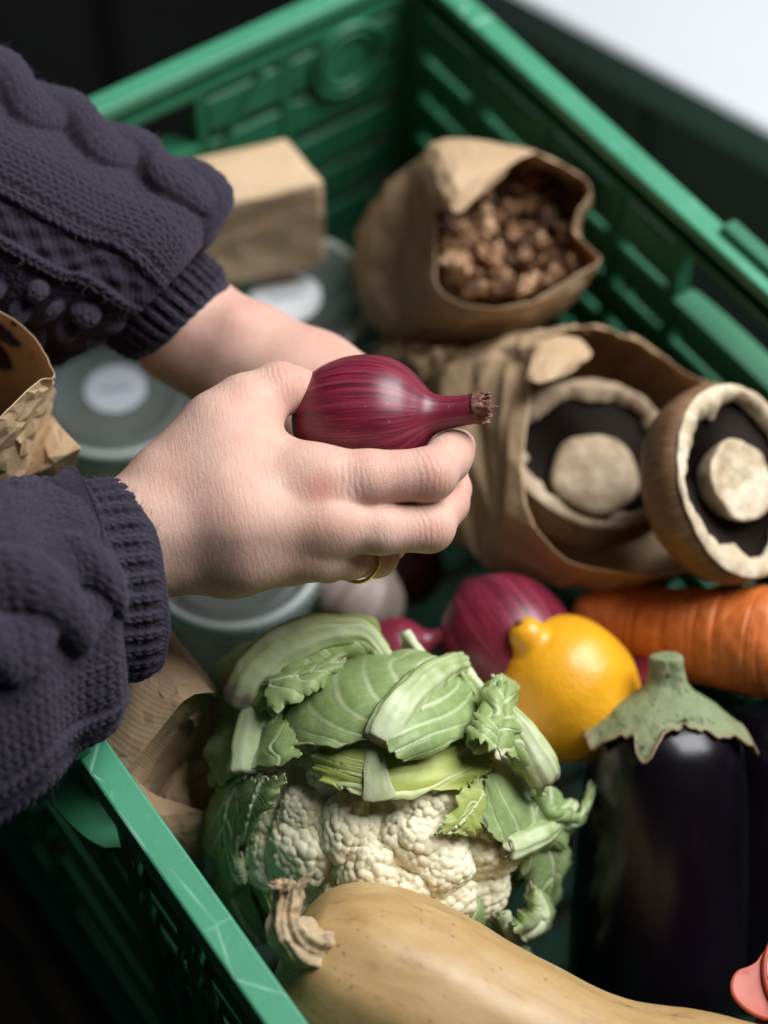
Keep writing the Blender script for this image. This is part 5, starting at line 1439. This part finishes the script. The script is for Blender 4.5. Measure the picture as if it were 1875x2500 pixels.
def cd(px, py):                    # depth of the head's front surface at a pixel
    q = np.array([(px - 930) * .875 / F_PX, (py - 1985) * .875 / F_PX]); rho = np.hypot(*q); R_ = CR + .003
    if rho < 0.88 * R_: return .875 - math.sqrt(R_ * R_ - rho * rho)
    e = math.sqrt(R_ * R_ - (0.88 * R_) ** 2)
    return .875 - e + (rho - 0.88 * R_) * 0.9
def leaf(left, mid, right, seed, rib=(0.16, 0.05), veins=6, bulge=0.006, ruffle=0.003, yellow=0.0, ns=110, nt=90, thick=0.0009, ribh=0.0030, dryend=0.0, slope=0.9, edge_dry=0.25, lift=0.003, absd=None):
    def conv(line):
        out = []
        for q in line:
            d = cd(q[0], q[1]) - lift - (q[2] if len(q) > 2 else 0) if absd is None else absd - (q[2] if len(q) > 2 else 0)
            out.append(at(q[0], q[1], d))
        return catmull(np.array(out), ns)
    Lf, Md, Rt = conv(left), conv(mid), conv(right)
    t = np.linspace(-1, 1, nt); s = np.linspace(0, 1, ns)
    w = np.abs(t)[None, :, None]
    side = np.where(t[None, :, None] < 0, Lf[:, None], Rt[:, None])
    P = Md[:, None] * (1 - w) + side * w
    P = P + VIEW * (bulge * (w * (1 - w)) * 4)
    S_, T_ = np.meshgrid(s, t, indexing='ij'); aT = np.abs(T_)
    rw = rib[0] + (rib[1] - rib[0]) * S_
    ribm = np.exp(-(aT / rw) ** 4)
    ph = np.random.default_rng(seed).random(8) * 6.28
    side_s = np.sign(T_); veins = max(2.0, veins * 0.68)
    vv = (S_ - slope * 0.42 * aT ** 1.15) * veins + 0.22 * side_s + 0.10 * np.sin(aT * 5 + ph[0]) + 0.85 * noise(np.stack([S_ * 3, side_s, S_ * 0 + seed], -1), 1.0, seed) + 0.42 * noise(P, 38, seed)
    fr = np.abs(vv - np.round(vv)) / veins
    veins_ = veins
    vw = 0.026 * (1 - 0.72 * aT) * (0.75 + 0.5 * noise(P, 40, seed + 6)) + 0.003
    vm = np.exp(-(fr / vw) ** 2) * (aT > rw * .6) * (1 - 0.5 * aT)
    v2 = np.abs(((S_ + slope * .35 * aT) * veins * 2.3 + ph[1]) % 1 - .5); vm2 = np.exp(-((v2) / .07) ** 2) * 0.22 * (1 - aT)
    ruf = 0.6 * ruffle * aT ** 2 * (np.sin(S_ * 12 + ph[2] + 2 * side_s) * .7 + np.sin(S_ * 25 + ph[3] + side_s) * .35)
    N = grid_normals(P)
    if (N @ VIEW).mean() < 0: N = -N
    quil = 0.0007 * (1 - np.exp(-(fr / (vw * 2.2)) ** 2)) * (1 - .3 * aT)        # blistered between veins
    P = P + N * (ruf + ribh * ribm * (1 - .35 * S_) + 0.0010 * vm + quil + 0.0005 * fbm(P, 90, 3, seed))[..., None]
    # uneven margin
    inw = nrm(Md[:, None] - side)
    P = P + inw * (aT ** 6 * (0.0012 * np.sin(S_ * 19 + ph[4]) + 0.0016 * noise(np.stack([S_ * 26, side_s * 3, S_ * 0 + seed], -1), 1.0, seed)))[..., None]
    endv = 0.0022 * noise(np.stack([T_ * 9, S_ * 0, S_ * 0 + seed], -1), 1.0, seed + 2)
    P = P + (nrm(Md[-1] - Md[-2]) * (smooth01(S_, .92, 1) * endv)[..., None]) + (nrm(Md[0] - Md[1]) * (smooth01(S_, .08, 0) * endv)[..., None])
    vein_a = np.clip(ribm * 0.95 + vm * 0.75 + vm2, 0, 1)
    edge = np.maximum.reduce([smooth01(aT, .965, 1.0), smooth01(S_, .985, 1), smooth01(S_, .012, 0)])
    dry_a = edge * edge_dry * (0.4 + 0.9 * (noise(P, 110, seed + 4) > 0.0))
    dry_a = np.maximum(dry_a, dryend * smooth01(S_, .075, .02) * (ribm > .25))
    o = obj('leaf', P.reshape(-1, 3), grid_faces(ns, nt), m_leaf, cau, attrs={'vein': vein_a.ravel(), 'yellow': np.clip(yellow + 0.25 * yellow * noise(P, 50, seed), 0, 1).ravel(), 'dry': np.clip(dry_a, 0, 1).ravel()})
    return solidify(o, thick, -1)

def midrib(lf, pts, radii, seed, yellow=0.2, lift=.003, cut=1.0, flat=0.75, cutlen=.19, groove=1.0):
    path = [at(q[0], q[1], cd(q[0], q[1]) - lift - q[2]) for q in pts]
    e0 = path[0] + (path[0] - path[1]) * 0.02
    def grooves(P, N, th, pth):
        k = P.shape[0]; f_ = (1 - np.exp(-(np.linspace(0, 1, k) / .06) ** 2))[:, None]
        r = 0.00036 * np.cos(9 * th[None] + 2 * np.sin(np.linspace(0, 3, k))[:, None]) + 0.00024 * np.cos(17 * th[None] + 1)
        P = P + N * (groove * r * f_)[..., None]
        dv = ((P - pth[:, None]) @ VIEW)[..., None]; return P - VIEW * dv * (1 - flat)
    P, st_ = body_along([e0] + path, [radii[0] * .15] + list(radii), 40, 120, 0.0012, 60, seed, grooves)
    k, n_ = P.shape[:2]; s_ = np.linspace(0, 1, k)[:, None] * np.ones(n_)
    dry_ = cut * smooth01(s_ + 0.035 * noise(P, 250, seed), cutlen, cutlen - .035)
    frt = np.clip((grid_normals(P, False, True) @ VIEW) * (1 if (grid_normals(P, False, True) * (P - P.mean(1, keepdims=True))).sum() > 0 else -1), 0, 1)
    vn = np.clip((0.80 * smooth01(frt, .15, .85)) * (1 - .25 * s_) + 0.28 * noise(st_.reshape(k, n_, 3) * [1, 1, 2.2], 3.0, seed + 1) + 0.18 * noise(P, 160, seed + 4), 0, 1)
    o = obj('midrib', P.reshape(-1, 3), grid_faces(k, n_, False, True), m_leaf, lf, attrs={'vein': vn.ravel(), 'yellow': np.full(k * n_, yellow), 'dry': dry_.ravel()})
    return o
# back/top-left leaf with a thick arching yellow-green rib and a cut end (s=0 is the cut end)
lf = leaf([(534, 1700, -.004), (532, 1640, -.006), (590, 1585, -.008), (700, 1545, -.008), (820, 1512, -.010), (900, 1518, -.014), (950, 1560, -.018)],
     [(585, 1712, .012), (625, 1640, .018), (680, 1590, .021), (745, 1558, .022), (820, 1540, .018), (885, 1548, .010), (935, 1600, .0)],
     [(680, 1748, .010), (690, 1720, .012), (745, 1690, .010), (800, 1660, .004), (850, 1620, .004), (905, 1600, .0), (930, 1640, -.006)],
     1, rib=(.10, .08), veins=6, bulge=.004, ruffle=.004, yellow=.35, ribh=.0012, dryend=0)
midrib(lf, [(588, 1716, .013), (625, 1642, .021), (680, 1588, .0245), (745, 1556, .025), (820, 1538, .021), (885, 1546, .012), (940, 1605, .0)], [.0082, .0090, .0086, .0078, .0068, .0056, .0040], 31, .85, cutlen=.235, flat=.8)
# curled inner edge of that leaf
leaf([(640, 1648, .016), (690, 1640, .017), (740, 1625, .016), (800, 1600, .012), (850, 1592, .010)],
     [(655, 1672, .022), (700, 1660, .023), (745, 1652, .020), (790, 1630, .016), (835, 1612, .012)],
     [(668, 1735, .020), (715, 1718, .021), (755, 1690, .018), (790, 1660, .014), (830, 1640, .010)],
     2, rib=(.05, .04), veins=5, bulge=.002, ruffle=.0035, yellow=.1, ribh=.0006, ns=70, nt=60, edge_dry=.5)
# big centre leaf
lf = leaf([(700, 1830, .002), (690, 1790, .004), (730, 1700, .006), (790, 1640, .006), (860, 1598, .004), (960, 1600, .0), (1040, 1605, -.004)],
     [(930, 1812, .011), (950, 1770, .013), (980, 1725, .014), (1015, 1685, .014), (1055, 1652, .011), (1090, 1632, .006), (1120, 1622, .0)],
     [(1000, 1858, .006), (1090, 1815, .006), (1162, 1772, .004), (1150, 1715, .002), (1130, 1670, -.002), (1125, 1640, -.006), (1130, 1615, -.010)],
     3, rib=(.10, .08), veins=7, bulge=.0055, ruffle=.0028, yellow=.04, ribh=.0012, dryend=0, slope=1.3)
midrib(lf, [(930, 1812, .011), (950, 1770, .014), (980, 1725, .0155), (1015, 1685, .0155), (1055, 1652, .0125), (1090, 1632, .008), (1122, 1622, .0)], [.0074, .0080, .0080, .0076, .0070, .0060, .005], 32, .20, cut=.9, flat=.42)
# leaf below on the left, pale broad rib
lf = leaf([(520, 1915, .0), (515, 1860, .001), (525, 1790, .001), (560, 1730, .0), (590, 1690, -.004)],
     [(616, 1888, .008), (618, 1840, .009), (625, 1790, .009), (640, 1740, .006), (660, 1700, .0)],
     [(735, 1850, .003), (725, 1815, .004), (705, 1780, .004), (700, 1740, .002), (705, 1700, -.003)],
     4, rib=(.14, .10), veins=4, bulge=.003, ruffle=.003, yellow=.06, ribh=.0012, dryend=0)
midrib(lf, [(616, 1890, .008), (618, 1840, .0095), (625, 1790, .0095), (640, 1740, .006), (660, 1700, -.002)], [.0098, .0100, .0094, .0085, .007], 33, .22, cut=1., flat=.36, cutlen=.24)
# yellow-green leaf lying on the curd
lf = leaf([(786, 1908, .0), (772, 1870, .001), (780, 1830, .001), (800, 1795, .0)],
     [(926, 1952, .002), (920, 1905, .004), (912, 1860, .004), (902, 1800, .001)],
     [(1152, 1918, .0), (1196, 1865, .001), (1190, 1820, .001), (1165, 1780, .0)],
     5, rib=(.07, .06), veins=5, bulge=.002, ruffle=.0020, yellow=.95, ribh=.0008, slope=.5, lift=.002, edge_dry=.15)
midrib(lf, [(926, 1948, .003), (922, 1910, .005), (914, 1865, .005), (905, 1810, .002)], [.0060, .0046, .0038, .0030], 36, .70, lift=.002, cut=.3, flat=.18, groove=.15)
# rolled leaf on the right with a cut pale rib
lf = leaf([(1322, 1930, .010), (1290, 1890, .012), (1240, 1850, .014), (1180, 1830, .012), (1148, 1812, .010), (1150, 1760, .008), (1190, 1680, .004)],
     [(1328, 1900, .016), (1300, 1840, .020), (1268, 1785, .022), (1240, 1745, .022), (1222, 1710, .020), (1210, 1680, .016), (1205, 1655, .012)],
     [(1345, 1890, .010), (1330, 1835, .013), (1300, 1788, .015), (1268, 1750, .016), (1258, 1715, .014), (1250, 1685, .011), (1225, 1652, .008)],
     6, rib=(.12, .08), veins=6, bulge=.005, ruffle=.0030, yellow=.12, ribh=.0012, dryend=0, edge_dry=.4)
midrib(lf, [(1330, 1898, .017), (1302, 1840, .021), (1272, 1790, .022), (1245, 1750, .020), (1225, 1715, .016)], [.0070, .0072, .0064, .0050, .003], 34, .30, cutlen=.25)
leaf([(1150, 1800, .016), (1160, 1760, .018), (1195, 1745, .018), (1190, 1700, .016), (1215, 1660, .014)],
     [(1200, 1830, .022), (1215, 1785, .025), (1225, 1755, .024), (1225, 1715, .022), (1232, 1672, .018)],
     [(1262, 1850, .020), (1255, 1800, .023), (1258, 1770, .022), (1252, 1725, .020), (1248, 1680, .016)],
     16, rib=(.06, .05), veins=5, bulge=.005, ruffle=.0032, yellow=.18, ribh=.0010, ns=70, nt=60, edge_dry=.5)
# blade beneath it running out to a curled tip
leaf([(1325, 1910, .004), (1350, 1965, .004), (1385, 1985, .002), (1420, 1978, -.002), (1448, 1930, -.006)],
     [(1300, 1950, .0), (1335, 2000, .0), (1380, 2005, -.002), (1420, 1985, -.004), (1450, 1912, -.008)],
     [(1250, 1990, -.006), (1300, 2040, -.008), (1370, 2030, -.010), (1425, 1990, -.010), (1440, 1905, -.012)],
     7, rib=(.10, .06), veins=5, bulge=.003, ruffle=.003, yellow=.0, ribh=.0010)
# dark right leaf behind, with a cut rib at the curd
lf = leaf([(1238, 2098, .004), (1290, 2090, .002), (1345, 2075, -.002), (1385, 2050, -.008), (1410, 2010, -.014)],
     [(1232, 2068, .006), (1275, 2055, .005), (1320, 2035, .002), (1362, 2005, -.004), (1395, 1965, -.010)],
     [(1170, 2005, .002), (1180, 1930, .002), (1190, 1870, .0), (1230, 1850, -.004), (1300, 1870, -.008)],
     8, rib=(.12, .08), veins=6, bulge=.004, ruffle=.003, yellow=.0, ribh=.0032, dryend=.8)
midrib(lf, [(1232, 2072, .006), (1275, 2058, .006), (1320, 2037, .003), (1362, 2007, -.003), (1395, 1965, -.010)], [.0058, .0056, .005, .004, .003], 35, .10, cut=.9)
leaf([(1240, 1880, -.006), (1310, 1950, -.010), (1370, 2040, -.014), (1380, 2130, -.020), (1350, 2200, -.026)],
     [(1270, 1960, -.004), (1310, 2030, -.006), (1340, 2100, -.010), (1335, 2170, -.016), (1320, 2220, -.022)],
     [(1250, 2060, .0), (1270, 2110, -.002), (1285, 2160, -.006), (1285, 2200, -.010), (1290, 2240, -.016)],
     9, rib=(.08, .05), veins=5, bulge=.004, ruffle=.003, yellow=.0, ribh=.0012)
# small bright leaf piece on the curd's right
leaf([(1165, 1890, .001), (1130, 1930, .001), (1100, 1985, .001), (1068, 2032, .001)],
     [(1185, 1915, .003), (1160, 1965, .003), (1130, 2000, .002), (1095, 2030, .001)],
     [(1200, 1960, .001), (1180, 2010, .001), (1160, 2030, .001), (1130, 2034, .001)],
     10, rib=(.05, .04), veins=4, bulge=.001, ruffle=.0015, yellow=.8, ribh=.0006, ns=60, nt=50, lift=.002)
# left side: two long leaves hanging down the head
leaf([(560, 1900, -.004), (512, 1945, -.006), (504, 2045, -.008), (525, 2120, -.010), (560, 2178, -.012)],
     [(600, 1890, .003), (562, 1960, .003), (552, 2040, .001), (566, 2110, -.002), (580, 2160, -.006)],
     [(660, 1890, .002), (615, 1960, .001), (585, 2030, .0), (582, 2100, -.002), (588, 2150, -.005)],
     11, rib=(.09, .05), veins=6, bulge=.005, ruffle=.003, yellow=.0, ribh=.0012, edge_dry=.3)
leaf([(592, 1900, .004), (575, 1960, .005), (578, 2010, .005), (590, 2060, .004)],
     [(640, 1905, .009), (622, 1960, .009), (606, 2010, .008), (598, 2050, .006)],
     [(700, 1895, .006), (670, 1950, .006), (640, 1995, .005), (610, 2050, .004)],
     12, rib=(.10, .06), veins=4, bulge=.002, ruffle=.002, yellow=.0, ribh=.0012, ns=70, nt=60, dryend=.6, edge_dry=.6)
leaf([(560, 2090, -.008), (565, 2125, -.008), (575, 2150, -.008)], [(578, 2092, -.003), (588, 2128, -.003), (596, 2152, -.003)], [(592, 2088, -.006), (606, 2122, -.006), (612, 2148, -.006)],
     13, rib=(.8, .8), veins=2, bulge=.004, ruffle=.0, yellow=.25, ribh=.002, ns=30, nt=30)
# lower left shadowed leaves
leaf([(500, 2060, -.030), (520, 2150, -.032), (560, 2240, -.034), (610, 2300, -.036)], [(540, 2070, -.022), (565, 2160, -.022), (600, 2240, -.024), (640, 2300, -.028)],
     [(600, 2090, -.018), (620, 2170, -.018), (650, 2240, -.020), (680, 2290, -.024)], 14, rib=(.08, .05), veins=5, bulge=.004, ruffle=.003)
# lower right: chunky cut stalk and small curls
leaf([(1280, 2300, -.010), (1335, 2270, -.012), (1350, 2220, -.014), (1325, 2165, -.014)], [(1262, 2262, .002), (1300, 2250, .004), (1318, 2215, .004), (1305, 2165, .0)],
     [(1250, 2248, .004), (1270, 2230, .006), (1285, 2200, .006), (1296, 2158, .004)], 15, rib=(.5, .4), veins=2, bulge=.010, ruffle=.001, yellow=.12, ribh=.002, ns=50, nt=50, edge_dry=1.0)
leaf([(1200, 2230, .0), (1220, 2290, -.002), (1240, 2340, -.006), (1270, 2370, -.012)], [(1225, 2230, .002), (1245, 2285, .0), (1262, 2330, -.004), (1285, 2360, -.010)],
     [(1250, 2240, -.004), (1275, 2280, -.006), (1290, 2320, -.010), (1300, 2360, -.016)], 17, rib=(.10, .06), veins=3, bulge=.004, ruffle=.002, ns=60, nt=50, edge_dry=.8)
# top right: folded blade behind the centre leaf, yellowing tip
leaf([(1110, 1625, .0), (1140, 1670, .002), (1165, 1720, .004), (1175, 1770, .004)], [(1130, 1640, -.004), (1165, 1690, -.002), (1190, 1740, .0), (1195, 1790, .002)],
     [(1150, 1650, -.014), (1190, 1700, -.012), (1215, 1760, -.008), (1210, 1810, -.004)], 18, rib=(.06, .05), veins=4, bulge=.004, ruffle=.002, yellow=.25, ns=60, nt=50)
leaf([(982, 1560, -.014), (1000, 1595, -.012), (1020, 1625, -.010), (1050, 1640, -.008)], [(992, 1555, -.010), (1015, 1588, -.008), (1040, 1615, -.008), (1070, 1630, -.008)],
     [(1002, 1558, -.014), (1030, 1590, -.012), (1060, 1615, -.012), (1095, 1625, -.012)], 19, rib=(.08, .06), veins=3, bulge=.002, ruffle=.0015, yellow=.55, ns=50, nt=40)
# outer leaves under the head, mostly hidden
for i, (a, w_) in enumerate(((200, .05), (260, .055), (320, .05), (20, .05), (140, .05))):
    d0 = nrm(hx * math.cos(math.radians(a)) + hy * math.sin(math.radians(a)))
    sd = np.cross(hax, d0); ns, nt = 50, 40
    s = np.linspace(0, 1, ns)[:, None, None]; t = np.linspace(-1, 1, nt)[None, :, None]
    P = CC + d0 * (0.022 + 0.045 * np.sin(s * 1.7)) + hax * (-.06 + .075 * s) + sd * t * w_ * np.sin(.4 + 2.2 * s) - d0 * 0.018 * t * t
    N = grid_normals(P); P = P + N * (0.002 * fbm(P, 60, 3, i))[..., None]
    aT = np.abs(np.broadcast_to(t[..., 0], (ns, nt)))
    o = obj('leaf', P.reshape(-1, 3), grid_faces(ns, nt), m_leaf, cau, attrs={'vein': np.exp(-(aT / .12) ** 2).ravel(), 'yellow': np.zeros(ns * nt), 'dry': np.zeros(ns * nt)})
    solidify(o, .001)
